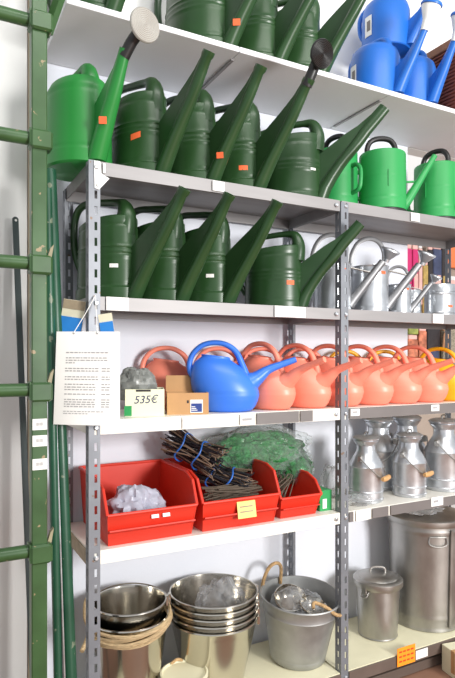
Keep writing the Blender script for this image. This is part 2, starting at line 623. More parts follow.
def round_can(name, label, m, group):
    """tall oval can: ribbed body, long rising spout with a thin web, handle that grows out of a hump"""
    t = thing(name, label, 'watering can', group=group)
    H, R = 0.274, 0.1
    pf = lambda z: R - 0.008 * z / H + (0.004 if z < 0.045 else 0)
    prof = [(0.0, 0.0), (R - 0.006, 0.0), (R + 0.001, 0.003)] + grooved(pf, 0.008, H, [(0.052, -0.8), (0.150, 1), (0.166, 1), (0.182, 1), (0.252, -1)], 0.0026)
    prof += [(R - 0.012, H + 0.004), (R - 0.016, H + 0.004), (R - 0.018, H - 0.01), (R - 0.012, 0.02), (0, 0.02)]
    obj('body', G().lathe(prof, 48, 1.32, 0.90, fn=hump_fn(0.2, 0.012, R)), m, t)
    obj('spout', spout_geo(TALL_ST), m, t)
    ctrl = [(0.086, 0, 0.235), (0.094, 0, 0.290), (0.082, 0, 0.328), (0.045, 0, 0.344), (-0.03, 0, 0.357), (-0.110, 0, 0.366), (-0.166, 0, 0.346), (-0.188, 0, 0.28), (-0.176, 0, 0.18), (-0.122, 0, 0.085)]
    p = smooth_path(ctrl, 5)
    obj('handle', G().tube(p, lerp_list([0.040, 0.034, 0.024, 0.014, 0.013, 0.013, 0.0135, 0.0135, 0.0135, 0.014], len(p)), 12), m, t)
    return t


def oval_can(name, label, m, group):
    """broad oval can with a flat top, long level handle and heavy spout"""
    t = thing(name, label, 'watering can', group=group)
    H, R = 0.236, 0.1
    sx, sy = 1.18, 0.86
    pf = lambda z: R - 0.004 * z / H
    prof = [(0.0, 0.0), (R - 0.005, 0.0), (R, 0.004)] + grooved(pf, 0.01, H, [(0.035, -0.7), (0.115, 1), (0.130, 1), (0.145, 1), (0.21, -0.8)], 0.0022)
    prof += [(R - 0.008, H + 0.004), (R - 0.012, H + 0.003), (R - 0.014, H - 0.02), (R - 0.012, 0.02), (0, 0.02)]
    obj('body', G().lathe(prof, 48, sx, sy, fn=hump_fn(0.15, 0.010, R)), m, t)
    st = [(0.008, 0.06, 0.140, 0.030, 0.030, 0.0), (0.05, 0.06, 0.156, 0.029, 0.026, 0.0), (0.09, 0.06, 0.178, 0.027, 0.020, 0.02),
          (0.13, 0.07, 0.203, 0.025, 0.016, 0.06), (0.155, 0.09, 0.220, 0.024, 0.014, 0.12), (0.175, 0.122, 0.235, 0.023, 0.013, 0.2), (0.20, 0.165, 0.254, 0.0215, 0.013, 0.35),
          (0.225, 0.205, 0.273, 0.020, 0.012, 0.55), (0.252, 0.250, 0.294, 0.018, 0.012, 0.75), (0.29, 0.297, 0.330, 0.0165, 0.0125, 0.85), (0.325, 0.330, 0.360, 0.015, 0.012, 0.9)]
    obj('spout', spout_geo(st), m, t)
    ctrl = [(0.095, 0, 0.195), (0.102, 0, 0.25), (0.088, 0, 0.292), (0.05, 0, 0.302), (-0.03, 0, 0.296), (-0.10, 0, 0.284), (-0.155, 0, 0.255), (-0.170, 0, 0.205), (-0.158, 0, 0.14), (-0.112, 0, 0.065)]
    p = smooth_path(ctrl, 5)
    obj('handle', G().tube(p, lerp_list([0.034, 0.028, 0.020, 0.012, 0.011, 0.011, 0.012, 0.012, 0.012, 0.013], len(p)), 12), m, t)
    return t


def rose_geo(r, depth, at, normal, neck=0.014, face_rings=True):
    prof = [(0, -depth), (neck, -depth), (neck, -depth * 0.75), (r * 0.9, -0.008), (r, -0.004), (r, 0.0), (r * 0.96, 0.003)]
    if face_rings:
        k = 9
        for i in range(k):
            rr = r * 0.94 * (1 - i / k)
            prof += [(rr, 0.004 + 0.004 * (1 - rr / r)), (rr - r * 0.045, 0.0022 + 0.004 * (1 - rr / r))]
    prof += [(0.001, 0.008)]
    return G().lathe(prof, 36, T=align(normal, at))


# --- dark green cans on the third level (shelf C) and second level (shelf B)
grp_r = 'dark green round watering cans'
proto_r = round_can('watering_can', 'dark green plastic watering can behind the slotted post, nearest the left upright', 'dkgreen', grp_r)


def put_round(first, label, loc, rz, s=1.0, st=None):
    if first:
        proto_r.location = loc
        proto_r.rotation_euler = (0, 0, math.radians(rz))
        proto_r.scale = (s, s, s)
        proto_r['label'] = label
        return proto_r
    return dup_bare(proto_r, label, loc, rz, s, grp_r)


def dup_bare(root, label, loc, rz, s, group):
    r = root.copy()
    C.objects.link(r)
    r.location = loc
    r.rotation_euler = (0, 0, math.radians(rz))
    r.scale = (s, s, s)
    r['label'] = label
    r['group'] = group
    for ch in list(root.children):
        if ch.name.startswith(('price_sticker', 'rose')):
            continue
        c2 = ch.copy()
        C.objects.link(c2)
        c2.parent = r
    return r


RZ = -65


def to_local(v, rz):
    return Matrix.Rotation(math.radians(-rz), 3, 'Z') @ Vector(v)


c1 = put_round(True, 'dark green ribbed watering can half hidden by the left slotted upright', (0.588, 0.19, ZC), RZ)
c2 = put_round(False, 'dark green ribbed watering can, middle of the three below the second shelf', (0.772, 0.19, ZC), -70)
c3 = put_round(False, 'dark green ribbed watering can just left of the broad oval can', (0.958, 0.19, ZC), -70)
for c_, z_ in ((c1, 0.115), (c2, 0.235), (c3, 0.105)):
    sticker(c_, math.radians(-42), 0.096, z_, 0.026, 0.013, 'paper', 1.32, 0.90)
b2 = put_round(False, 'dark green can on the second shelf beside the bright green one', (0.698, 0.19, ZB), -72, 1.03)
b3 = put_round(False, 'dark green can third from the left on the second shelf, orange sticker on spout', (0.893, 0.19, ZB), -72, 1.03)
b4 = put_round(False, 'dark green can with a dark rose on its spout', (1.088, 0.19, ZB), -72, 1.03)
sticker(b2, math.radians(-52), 0.096, 0.135, 0.030, 0.020, 'orange_tag', 1.32, 0.90, tilt=0.3)
sticker(b4, math.radians(-36), 0.096, 0.085, 0.030, 0.017, 'orange_tag', 1.32, 0.90)
spout_sticker(b3, TALL_ST, 0.085)
obj('rose', rose_geo(0.046, 0.045, Vector((0.384, 0.004, 0.386)) + to_local((-0.004, -0.040, 0.012), -72), to_local((0.05, -0.95, -0.30), -72), 0.016), 'blackp', b4)
obj('rose_neck', G().tube(smooth_path([(0.348, 0, 0.318), (0.362, 0, 0.342), (0.374, 0.002, 0.366), (0.384, 0.004, 0.386), (0.390, 0.004, 0.398)], 4), 0.0185, 12), 'blackp', b4)

grp_o = 'dark green oval watering cans'
proto_o = oval_can('watering_can', '', 'dkgreen2', grp_o)
proto_o['label'] = 'broad oval dark green can on the third shelf, next to galvanised cans'
proto_o.location = (1.262, 0.165, ZC)
proto_o.rotation_euler = (0, 0, math.radians(-45))
b5 = dup_bare(proto_o, 'broad oval dark green can beside the black-based green can', (1.345, 0.17, ZB), -45, 1.1, grp_o)
sticker(proto_o, math.radians(-45), 0.098, 0.10, 0.030, 0.017, 'orange_tag', 1.18, 0.86)
sticker(b5, math.radians(-35), 0.098, 0.115, 0.022, 0.008, 'paper', 1.18, 0.86)
# top board
a1 = put_round(False, 'dark green can cut off at the top left corner of the top board', (0.500, 0.19, ZA), RZ, 1.05)
a2 = put_round(False, 'big dark green can on the top board right of the grey rose', (0.935, 0.19, ZA), RZ, 1.1)
a3 = put_round(False, 'dark green can on the top board, third from the left', (1.158, 0.19, ZA), RZ, 1.05)
a5 = put_round(False, 'dark green can at the right end of the top row, nearest the blue cans', (1.362, 0.19, ZA), RZ, 1.05)
spout_sticker(a2, TALL_ST, 0.075)
spout_sticker(a5, TALL_ST, 0.05)

# --- bright green can with a pale grey rose
t = thing('watering_can', 'bright green watering can with a large pale grey rose', 'watering can', (0.474, 0.150, ZB), -74)
LG = -74
H, R = 0.275, 0.108
pf = lambda z: R - 0.006 * z / H
prof = [(0, 0), (R - 0.008, 0.0), (R, 0.006)] + grooved(pf, 0.012, H * 0.92, [(0.055, -0.8), (0.235, -0.6)], 0.0022) + [(R - 0.016, H), (R - 0.03, H + 0.006), (R - 0.034, H), (R - 0.03, 0.02), (0, 0.02)]
obj('body', G().lathe(prof, 44, 1.16, 1.0, fn=hump_fn(0.2, 0.014, R)), 'ltgreen', t)
st = [(0.010, 0.05, 0.144, 0.034, 0.030, 0.0), (0.05, 0.05, 0.164, 0.032, 0.024, 0.0), (0.10, 0.05, 0.189, 0.029, 0.016, 0.02),
      (0.145, 0.07, 0.211, 0.026, 0.012, 0.06), (0.175, 0.105, 0.226, 0.0245, 0.011, 0.14), (0.205, 0.150, 0.241, 0.023, 0.011, 0.25),
      (0.235, 0.195, 0.256, 0.021, 0.012, 0.4), (0.262, 0.228, 0.270, 0.019, 0.012, 0.5), (0.312, 0.262, 0.296, 0.017, 0.013, 0.55)]
obj('spout', spout_geo(st), 'ltgreen', t)
p = smooth_path([(0.068, 0, 0.245), (0.074, 0, 0.295), (0.060, 0, 0.325), (0.02, 0, 0.333), (-0.05, 0, 0.318), (-0.09, 0, 0.285), (-0.10, 0, 0.235)], 5)
obj('handle', G().tube(p, lerp_list([0.036, 0.031, 0.023, 0.014, 0.014, 0.016, 0.022], len(p)), 12), 'ltgreen', t)
nk = Vector((0.279, 0, 0.305))
ofs = to_local((0.028, -0.03, 0.045), LG)
obj('rose_neck', G().tube(smooth_path([tuple(nk + Vector((-0.008, 0, -0.015))), tuple(nk + ofs * 0.5), tuple(nk + ofs)], 4), [0.018] * 9, 12), 'blackp', t)
obj('rose', rose_geo(0.05, 0.045, nk + ofs + to_local((0.012, -0.035, 0.012), LG), to_local((0.18, -0.97, -0.08), LG), 0.018), 'greyp', t)
obj('price_sticker', G().box((-0.012, -0.011, 0), (0.012, 0.011, 0.0008), 0.0002, T=align((0.75, -0.62, -0.2), (0.191, -0.024, 0.115))), 'orange_tag', t, 0)

# --- green cans with black base and black top handle
def base_can(label):
    t = thing('watering_can', label, 'watering can', group='green watering cans with black bases')
    R, H = 0.104, 0.28
    prof = [(0, 0.028), (R + 0.002, 0.028)] + grooved(lambda z: R - 0.002 * z / H, 0.03, H, [(0.075, -0.6), (0.17, -0.6), (0.172, .6)], 0.002) + [(R - 0.004, H + 0.004), (R - 0.03, H + 0.008), (R - 0.034, H), (R - 0.03, 0.035), (0, 0.035)]
    obj('body', G().lathe(prof, 44), 'mintgreen', t)
    obj('base', G().lathe([(0, 0), (R - 0.004, 0), (R + 0.003, 0.004), (R + 0.003, 0.026), (R - 0.002, 0.0275), (0, 0.0275)], 44), 'blackp', t)
    ctrl = [(0.05, 0, 0.265), (0.058, 0, 0.315), (0.035, 0, 0.352), (-0.01, 0, 0.36), (-0.05, 0, 0.348), (-0.068, 0, 0.315), (-0.066, 0, 0.27)]
    p = smooth_path(ctrl, 5)
    obj('top_handle', G().tube(p, 0.012, 12), 'blackp', t)
    p = smooth_path([(-0.095, 0, 0.205), (-0.125, 0, 0.208), (-0.146, 0, 0.185), (-0.148, 0, 0.14), (-0.138, 0, 0.10), (-0.095, 0, 0.088)], 5)
    obj('side_handle', G().tube(p, 0.0095, 10), 'mintgreen', t)
    p = smooth_path([(0.085, 0, 0.05), (0.118, 0, 0.09), (0.19, 0, 0.21), (0.236, 0, 0.285)], 6)
    obj('spout', G().tube(p, lerp_list([0.026, 0.021, 0.015, 0.012], len(p)), 14), 'mintgreen', t)
    obj('spout_brace', G().tube([(0.09, 0, 0.165), (0.172, 0, 0.168)], 0.005, 8), 'mintgreen', t)
    obj('side_seam', G().box((-0.002, -R - 0.0025, 0.12), (0.002, -R + 0.004, 0.19)), 'mintgreen', t, 0)
    return t


p0 = base_can('green can with black base and arched black handle, spout to the right')
p0.location = (1.835, 0.155, ZB)
p0.rotation_euler = (0, 0, math.radians(-28))
dup(p0, 'green can with black base at the right edge of the photo', (2.175, 0.155, ZB), -75)
dup(p0, 'green can with black base mostly hidden behind the broad oval can', (1.635, 0.245, ZB), 100)

# --- blue cans on the top board
def blue_can(label):
    t = thing('watering_can', label, 'watering can', group='blue watering cans on the top board')
    R, H = 0.110, 0.235
    prof = [(0, 0), (R - 0.004, 0), (R, 0.004), (R - 0.001, 0.1), (R - 0.004, 0.185), (R - 0.012, 0.212), (R - 0.03, 0.230), (R - 0.05, 0.236), (R - 0.055, 0.23), (R - 0.05, 0.2), (R - 0.012, 0.15), (R - 0.01, 0.01), (0, 0.01)]
    obj('body', G().lathe(prof, 44), 'blue', t)
    ctrl = [(0.07, 0, 0.20), (0.062, 0, 0.245), (0.03, 0, 0.266), (-0.03, 0, 0.262), (-0.09, 0, 0.245), (-0.128, 0, 0.205), (-0.125, 0, 0.13), (-0.09, 0, 0.08)]
    p = smooth_path(ctrl, 5)
    obj('handle', G().tube(p, lerp_list([0.02, 0.015, 0.011, 0.0105, 0.0105, 0.0105, 0.0105, 0.012], len(p)), 12), 'blue', t)
    st = [(0.006, 0.06, 0.138, 0.028, 0.024, 0.0), (0.04, 0.06, 0.155, 0.026, 0.02, 0.0), (0.08, 0.07, 0.174, 0.023, 0.012, 0.05),
          (0.108, 0.10, 0.188, 0.021, 0.011, 0.12), (0.135, 0.148, 0.201, 0.019, 0.011, 0.3), (0.165, 0.178, 0.216, 0.017, 0.012, 0.42), (0.20, 0.204, 0.234, 0.0145, 0.011, 0.48), (0.232, 0.224, 0.251, 0.0135, 0.010, 0.48)]
    obj('spout', spout_geo(st), 'blue', t)
    ax = Vector((0.35, 0, 1)).normalized()
    tip = Vector((0.238, 0, 0.232))
    T = align(ax, tip)
    rs = obj('rose', G().lathe([(0, -0.01), (0.0165, -0.01), (0.0175, 0.02), (0.019, 0.03), (0.039, 0.078), (0.039, 0.082), (0, 0.082)], 28, T=T), 'white_p', t)
    obj('rose_cap', G().lathe([(0, 0.0825), (0.043, 0.0825), (0.044, 0.088), (0.040, 0.095), (0.02, 0.102), (0, 0.103)], 28, T=T), 'blue', rs)
    sticker(t, math.radians(-112), 0.110, 0.10, 0.04, 0.09, 'white_p', name='paper_label')
    sticker(t, math.radians(-110), 0.111, 0.10, 0.02, 0.045, 'strip', name='label_print')
    return t


bp = blue_can('blue watering can standing at the front left of the blue group')
bp.location = (1.765, 0.125, ZA)
bp.rotation_euler = (0, 0, math.radians(-76))
dup(bp, 'blue watering can beside the brown wicker hamper', (1.990, 0.130, ZA), -88)
dup(bp, 'blue watering can stacked across the other two blue cans', (1.895, 0.195, ZA + 0.278), -66)

# --- galvanised cans on the third shelf
def galv_can(label, withrose=True):
    t = thing('watering_can', label, 'watering can', group='galvanised watering cans')
    R, H = 0.075, 0.195
    prof = [(0, 0), (R, 0), (R + 0.003, 0.004), (R, 0.010)] + grooved(lambda z: R, 0.014, H, [(0.03, 1), (0.165, 1), (H, 2)], 0.0016, 40, 0.003) + [(R - 0.003, H), (R - 0.004, 0.01), (0, 0.01)]
    obj('body', G().lathe(prof, 40), 'galv', t)
    v = [(R * math.cos(a), R * math.sin(a), H - 0.001) for a in [(-PI / 2 + PI * k / 20) for k in range(21)]]
    v2 = [(x * 0.98, y * 0.98, H + 0.003) for x, y, z in v]
    obj('half_cover', G().loft([v, v2]), 'galv', t)
    p = smooth_path([(0.055, 0, H), (0.058, 0, 0.255), (0.035, 0, 0.30), (-0.005, 0, 0.315), (-0.05, 0, 0.295), (-0.078, 0, 0.235), (-0.078, 0, 0.16)], 6)
    obj('handle', G().tube(p, 0.010, 10, flat=0.32), 'darkzinc', t)
    p = [(0.065, 0, 0.03), (0.10, 0, 0.075), (0.20, 0, 0.205)]
    obj('spout', G().tube(p, [0.024, 0.019, 0.014], 14), 'darkzinc', t)
    obj('spout_brace', G().tube([(0.06, 0, 0.185), (0.16, 0, 0.16)], 0.0035, 8), 'zinc', t)
    obj('rose', rose_geo(0.038, 0.05, (0.232, 0, 0.250), (0.35, -0.25, 0.9), 0.012, False), 'galv', t)
    sticker(t, math.radians(-55), R, 0.165, 0.022, 0.012, 'orange_tag')
    return t


gp0 = galv_can('galvanised watering can behind the middle upright')
gp0.location = (1.580, 0.19, ZC)
gp0.scale = (1.08, 1.08, 1.08)
gp0.rotation_euler = (0, 0, math.radians(-32))
dup(gp0, 'galvanised watering can just right of the middle upright', (1.780, 0.175, ZC), -32, 1.08)
dup(gp0, 'small galvanised watering can further right on the third shelf', (1.950, 0.17, ZC), -34, 0.72)
t = thing('storage_canister', 'shiny metal canister at the right end of the third shelf', 'canister', (2.215, 0.17, ZC))
R, H = 0.072, 0.165
obj('body', G().lathe([(0, 0), (R, 0), (R + .002, .005)] + grooved(lambda z: R, 0.01, 0.12, [(0.02, 1), (0.11, 1)], 0.002, 30, 0.003) + [(0, 0.12)], 40), 'galv', t)
obj('lid', G().lathe([(0, 0.1205), (R + 0.003, 0.1205), (R + 0.003, 0.15), (R, 0.156), (R - 0.01, 0.158), (R - 0.02, 0.155), (0, 0.155)], 40), 'galv', t)
sticker(t, math.radians(-100), R, 0.05, 0.03, 0.01, 'orange_tag')
t = thing('storage_canister', 'small lidded metal canister between galvanised can and end canister', 'canister', (2.085, 0.225, ZC), 0, None)
R = 0.045
obj('body', G().lathe([(0, 0), (R, 0), (R + .002, .005)] + grooved(lambda z: R, 0.01, 0.10, [(0.02, 1), (0.09, 1)], 0.002, 30, 0.003) + [(0, 0.10)], 32), 'galv', t)
obj('lid', G().lathe([(0, 0.1005), (R + 0.003, 0.1005), (R + 0.003, 0.125), (R, 0.13), (0, 0.132)], 32), 'galv', t)


# --- pot-bellied cans on the fourth shelf
def belly_can(label, m, group):
    t = thing('watering_can', label, 'watering can', group=group)
    base = [(0.066, 0.0), (0.082, 0.006), (0.098, 0.03), (0.105, 0.06), (0.106, 0.085), (0.101, 0.115), (0.089, 0.145), (0.072, 0.168), (0.055, 0.182), (0.046, 0.190), (0.046, 0.196), (0.040, 0.197), (0.039, 0.184), (0.075, 0.14), (0.088, 0.08), (0.06, 0.012), (0.0, 0.010)]
    pr = [Vector((r, 0, z)) for r, z in base]
    sp = [(p.x, p.z) for p in smooth_path(pr, 4)]
    sp2 = []
    for i, (r, z) in enumerate(sp):
        if i < 26:
            for gz in (0.032, 0.048, 0.064):
                r -= 0.0022 * math.exp(-((z - gz) / 0.003) ** 2)
        sp2.append((max(r, 0), max(z, 0)))

    def fn(p):
        x, y, z = p
        k = max(0, z - 0.06)
        return (x - 0.30 * k, y, z - 0.12 * x * max(0.0, min(1.0, (z - 0.07) / 0.08)))
    obj('body', G().lathe([(0, 0)] + sp2, 40, 1.14, 0.75, fn=fn), m, t)
    p = smooth_path([(0.06, 0, 0.088), (0.108, 0, 0.115), (0.150, 0, 0.146), (0.198, 0, 0.165), (0.254, 0, 0.184)], 6)
    obj('spout', G().tube(p, lerp_list([0.054, 0.027, 0.016, 0.0125, 0.0108], len(p)), 14), m, t)
    p = smooth_path([(-0.092, 0, 0.10), (-0.132, 0, 0.140), (-0.128, 0, 0.195), (-0.085, 0, 0.236), (-0.02, 0, 0.242), (0.030, 0, 0.215), (0.056, 0, 0.165), (0.076, 0, 0.105)], 6)
    obj('handle', G().tube(p, lerp_list([0.014, 0.011, 0.010, 0.0095, 0.0095, 0.0105, 0.012, 0.018], len(p)), 12), m, t)
    return t


bb = belly_can('cornflower blue pot-bellied watering can beside the cardboard box', 'blue2', 'pot-bellied watering cans')
bb.location = (1.015, 0.10, ZD)
bb.scale = (1.03, 1.03, 1.05)
bb.rotation_euler = (0, 0, math.radians(-24))
sticker(bb, math.radians(-95), 0.086, 0.125, 0.02, 0.012, 'orange_tag', 1.14, 0.75)
cg = 'coral pot-bellied watering cans'
cp = belly_can('coral pot-bellied can directly right of the blue one, front row', 'coral', cg)
cp.location = (1.208, 0.120, ZD)
cp.scale = (1.03, 1.03, 1.05)
cp.rotation_euler = (0, 0, math.radians(-70))
front = [(1.380, 'coral pot-bellied can left of the middle upright, front row'),
         (1.546, 'coral pot-bellied can right behind the middle upright, front row'),
         (1.711, 'coral pot-bellied can second right of the middle upright, front row'),
         (1.876, 'coral pot-bellied can third right of the middle upright, front row'),
         (2.040, 'coral pot-bellied can next to the yellow one, front row')]
for x, lb in front:
    dup(cp, lb, (x, 0.120, ZD), -70, 1.03, cg)
back = [(0.90, 'coral pot-bellied can behind the cardboard box'), (1.13, 'coral pot-bellied can behind the blue spout, back row'),
        (1.345, 'coral pot-bellied can beside the back upright, back row'), (1.56, 'coral pot-bellied can behind the middle upright, back row')]
for x, lb in back:
    dup(cp, lb, (x, 0.312, ZD), -18, 0.98, cg)
yp = belly_can('yellow pot-bellied can at the right end of the front row', 'yellow', 'yellow watering cans')
yp.location = (2.206, 0.120, ZD)
yp.rotation_euler = (0, 0, math.radians(-70))
dup(yp, 'yellow pot-bellied can in the back row, seen between coral handles', (1.80, 0.312, ZD), -18, 0.95, 'yellow watering cans')
dup(yp, 'yellow pot-bellied can in the back row, farthest right', (2.045, 0.312, ZD), -18, 0.95, 'yellow watering cans')

# ------------------------------------------------------------------ boxes on the fourth shelf
def text_mesh(body, size, m, parent, T, ext=0.0004, shear=0.0, name='lettering'):
    cu = bpy.data.curves.new(name, 'FONT')
    cu.body = body
    cu.size = size
    cu.extrude = ext
    cu.shear = shear
    cu.align_x = 'CENTER'
    cu.align_y = 'CENTER'
    tmp = bpy.data.objects.new('tmp_text', cu)
    C.objects.link(tmp)
    bpy.context.view_layer.update()
    dg = bpy.context.evaluated_depsgraph_get()
    me = bpy.data.meshes.new_from_object(tmp.evaluated_get(dg))
    bpy.data.objects.remove(tmp)
    me.name = name
    me.transform(T)
    me.materials.clear()
    me.materials.append(M[m])
    o = bpy.data.objects.new(name, me)
    C.objects.link(o)
    o.parent = parent
    return o


t = thing('carton', 'open cream carton with 535€ handwritten on its front', 'box', (0.676, 0.055, ZD), -20)
w, dpt, h, th = 0.132, 0.14, 0.092, 0.003
g = G()
g.box((-w / 2, 0, 0), (w / 2, th, h)).box((-w / 2, dpt - th, 0), (w / 2, dpt, h)).box((-w / 2, th, 0), (-w / 2 + th, dpt - th, h)).box((w / 2 - th, th, 0), (w / 2, dpt - th, h)).box((-w / 2 + th, th, 0), (w / 2 - th, dpt - th, th))
obj('carton_body', g, 'cream_box', t, 0)
text_mesh('535€', 0.037, 'inkblue', t, Matrix.Translation((0.002, -0.0006, 0.056)) @ Matrix.Rotation(PI / 2, 4, 'X') @ Matrix.Rotation(0.03, 4, 'Z'), shear=0.25)
obj('green_panel', G().box((-w / 2 - 0.003, -0.0012, 0.002), (-w / 2 + 0.022, 0.0, 0.036)), 'boxgreen', t, 0)
obj('torn_flap', G().box((-0.03, -0.0008, h - 0.008), (0.02, 0.0, h - 0.001)), 'dark', t, 0)


def crumple(n, size, seed, amp=0.25, freq=3.0, flat=True, ridge=True):
    """a closed crumpled lump, flattened underneath"""
    rings = []
    seg = n * 2
    v, f = [], []
    for i in range(n + 1):
        th_ = PI * i / n
        for j in range(seg):
            a = 2 * PI * j / seg
            d = Vector((math.sin(th_) * math.cos(a), math.sin(th_) * math.sin(a), math.cos(th_)))
            q = d * freq + Vector((seed * 3.1, seed * 1.7, seed * 0.3))
            k = noise.noise(q) * amp
            if ridge:
                k += (0.5 - abs(noise.noise(q * 2.3))) * amp * 0.9 + (0.5 - abs(noise.noise(q * 5.1))) * amp * 0.35
            r = 1 + k
            p = Vector((d.x * size[0] * r, d.y * size[1] * r, d.z * size[2] * r))
            if flat and p.z < -size[2] * 0.75:
                p.z = -size[2] * 0.75
            p.z += size[2] * 0.75
            v.append(tuple(p))
    for i in range(n):
        for j in range(seg):
            k = (j + 1) % seg
            f.append((i * seg + j, (i + 1) * seg + j, (i + 1) * seg + k, i * seg + k))
    return G().add(v, f)


o = obj('crumpled_bag', crumple(24, (0.068, 0.052, 0.062), 3, 0.24, 2.2), 'greybag', None, 20, loc=(0.672, 0.127, ZD + 0.052))
o.rotation_euler = (0, 0, math.radians(-20))
o.scale = (1.0, 1.0, 1.0)
tag(o, 'dark grey plastic bag stuffed into the cream carton', 'bag')

t = thing('cardboard_box', 'open brown cardboard box with a blue printed label', 'box', (0.832, 0.045, ZD), -20)
w, dpt, h = 0.146, 0.13, 0.076
g = G()
g.box((-w / 2, 0, 0), (w / 2, th, h)).box((-w / 2, dpt - th, 0), (w / 2, dpt, h)).box((-w / 2, th, 0), (-w / 2 + th, dpt - th, h)).box((w / 2 - th, th, 0), (w / 2, dpt - th, h)).box((-w / 2 + th, th, 0), (w / 2 - th, dpt - th, th))
obj('carton_body', g, 'cardboard', t, 0)
obj('raised_flap', G().box((-w / 2, dpt, h - 0.004), (w / 2 - 0.02, dpt + 0.003, h + 0.058), T=Matrix.Translation((0, 0, 0))), 'cardboard', t, 0)
lb = obj('label', G().box((0.008, -0.0012, 0.006), (0.052, 0.0, 0.052)), 'paper', t, 0)
obj('label_print', G().box((0.011, -0.0018, 0.009), (0.049, -0.0013, 0.039)), 'label_blue', lb, 0)
g = G()
for k in range(3):
    g.box((0.012, -0.0022, 0.014 + 0.006 * k), (0.033 - 0.004 * k, -0.0019, 0.0165 + 0.006 * k))
obj('label_lines', g, 'paper', lb, 0)
obj('hand_hole', G().box((-0.004, -0.0006, 0.040), (0.003, 0.0, 0.050)), 'dark', t, 0)


# ------------------------------------------------------------------ red storage bins on the fifth shelf
def bin_geo(w, d, h, hf, th=0.004):
    """open-fronted stacking bin: high back, flanks sloping to a low front lip"""
    g = G()
    def wall(poly_out, off):
        a = [Vector(p) for p in poly_out]
        b = [p + Vector(off) for p in a]
        g.loft([[tuple(p) for p in a], [tuple(p) for p in b]])
    w0, w1 = w / 2 - 0.014, w / 2          # taper: narrow at the foot
    # base
    g.box((-w0, 0.012, 0), (w0, d, th))
    # back
    wall([(-w0, d, 0), (w0, d, 0), (w1, d, h), (-w1, d, h)], (0, -th, 0))
    # flanks
    for s in (-1, 1):
        wall([(s * w0, 0.012, 0), (s * w0, d, 0), (s * w1, d, h), (s * w1, 0.085, h - 0.003), (s * w1 * 0.99, 0.030, h - 0.022), (s * w1 * 0.975, -0.012, hf)], (-s * th, 0, 0))
        # outer rim along the slanted edge
        g.tube([(s * w1, d, h), (s * w1, 0.085, h - 0.003), (s * w1 * 0.99, 0.030, h - 0.022), (s * w1 * 0.975, -0.012, hf)], 0.006, 8)
    # front: upright foot, then a flared grip lip
    wall([(-w0, 0.012, 0), (w0, 0.012, 0), (w0 + 0.004, 0.004, hf * 0.42), (-w0 - 0.004, 0.004, hf * 0.42)], (0, th, 0))
    wall([(-w0 - 0.004, 0.004, hf * 0.42), (w0 + 0.004, 0.004, hf * 0.42), (w1 * 0.975, -0.012, hf), (-w1 * 0.975, -0.012, hf)], (0, th, 0.001))
    g.tube([(-w1 * 0.975, -0.012, hf), (w1 * 0.975, -0.012, hf)], 0.006, 8)
    g.tube([(-w1, d, h), (w1, d, h)], 0.006, 8)
    # grip rail under the lip
    g.loft([[(-w0 - 0.003, 0.002, hf * 0.40), (w0 + 0.003, 0.002, hf * 0.40), (w0 + 0.003, -0.016, hf * 0.50), (-w0 - 0.003, -0.016, hf * 0.50)],
            [(-w0 - 0.003, 0.004, hf * 0.46), (w0 + 0.003, 0.004, hf * 0.46), (w0 + 0.003, -0.014, hf * 0.54), (-w0 - 0.003, -0.014, hf * 0.54)]])
    return g


B1X, B2X, B3X = 0.690, 1.030, 1.298
t1 = thing('storage_bin', 'red open-front storage bin with a lilac-grey bag inside', 'storage bin', (B1X, 0.018, ZE), 0, 'red storage bins')
obj('tub', bin_geo(0.325, 0.335, 0.205, 0.105), 'red', t1, 30)
for x in (0.005, 0.045):
    obj('price_sticker', G().box((-0.013, -0.006, 0), (0.013, 0.006, 0.0008), T=align((0, -1, 0.25), (x, -0.0118, 0.085))), 'paper', t1, 0)
t2 = thing('storage_bin', 'red open-front storage bin with a yellow card, full of wire pegs', 'storage bin', (B2X, 0.018, ZE), 0, 'red storage bins')
obj('tub', bin_geo(0.325, 0.335, 0.205, 0.105), 'red', t2, 30)
yc = obj('price_card', G().box((-0.038, -0.030, 0), (0.038, 0.030, 0.0008), T=align((0, -1, 0.2), (0.015, -0.0155, 0.066))), 'yellow_card', t2, 0)
g = G()
for k in range(2):
    g.box((-0.028, 0.008 - 0.018 * k, 0.0009), (0.026, 0.013 - 0.018 * k, 0.0012), T=align((0, -1, 0.2), (0.015, -0.0155, 0.066)))
obj('print', g, 'dirty', yc, 0)
t3 = thing('storage_bin', 'smallest red storage bin, holding a few wire pegs', 'storage bin', (B3X, 0.03, ZE), 0, 'red storage bins')
obj('tub', bin_geo(0.192, 0.29, 0.150, 0.080), 'red', t3, 30)

o = obj('plastic_bag', crumple(28, (0.092, 0.085, 0.082), 11, 0.30, 2.4), 'lilacbag', None, 45, loc=(B1X - 0.02, 0.135, ZE + 0.006))
o.rotation_euler = (0, 0, 0.3)
tag(o, 'crumpled lilac-grey plastic bag lying in the left red bin', 'bag')

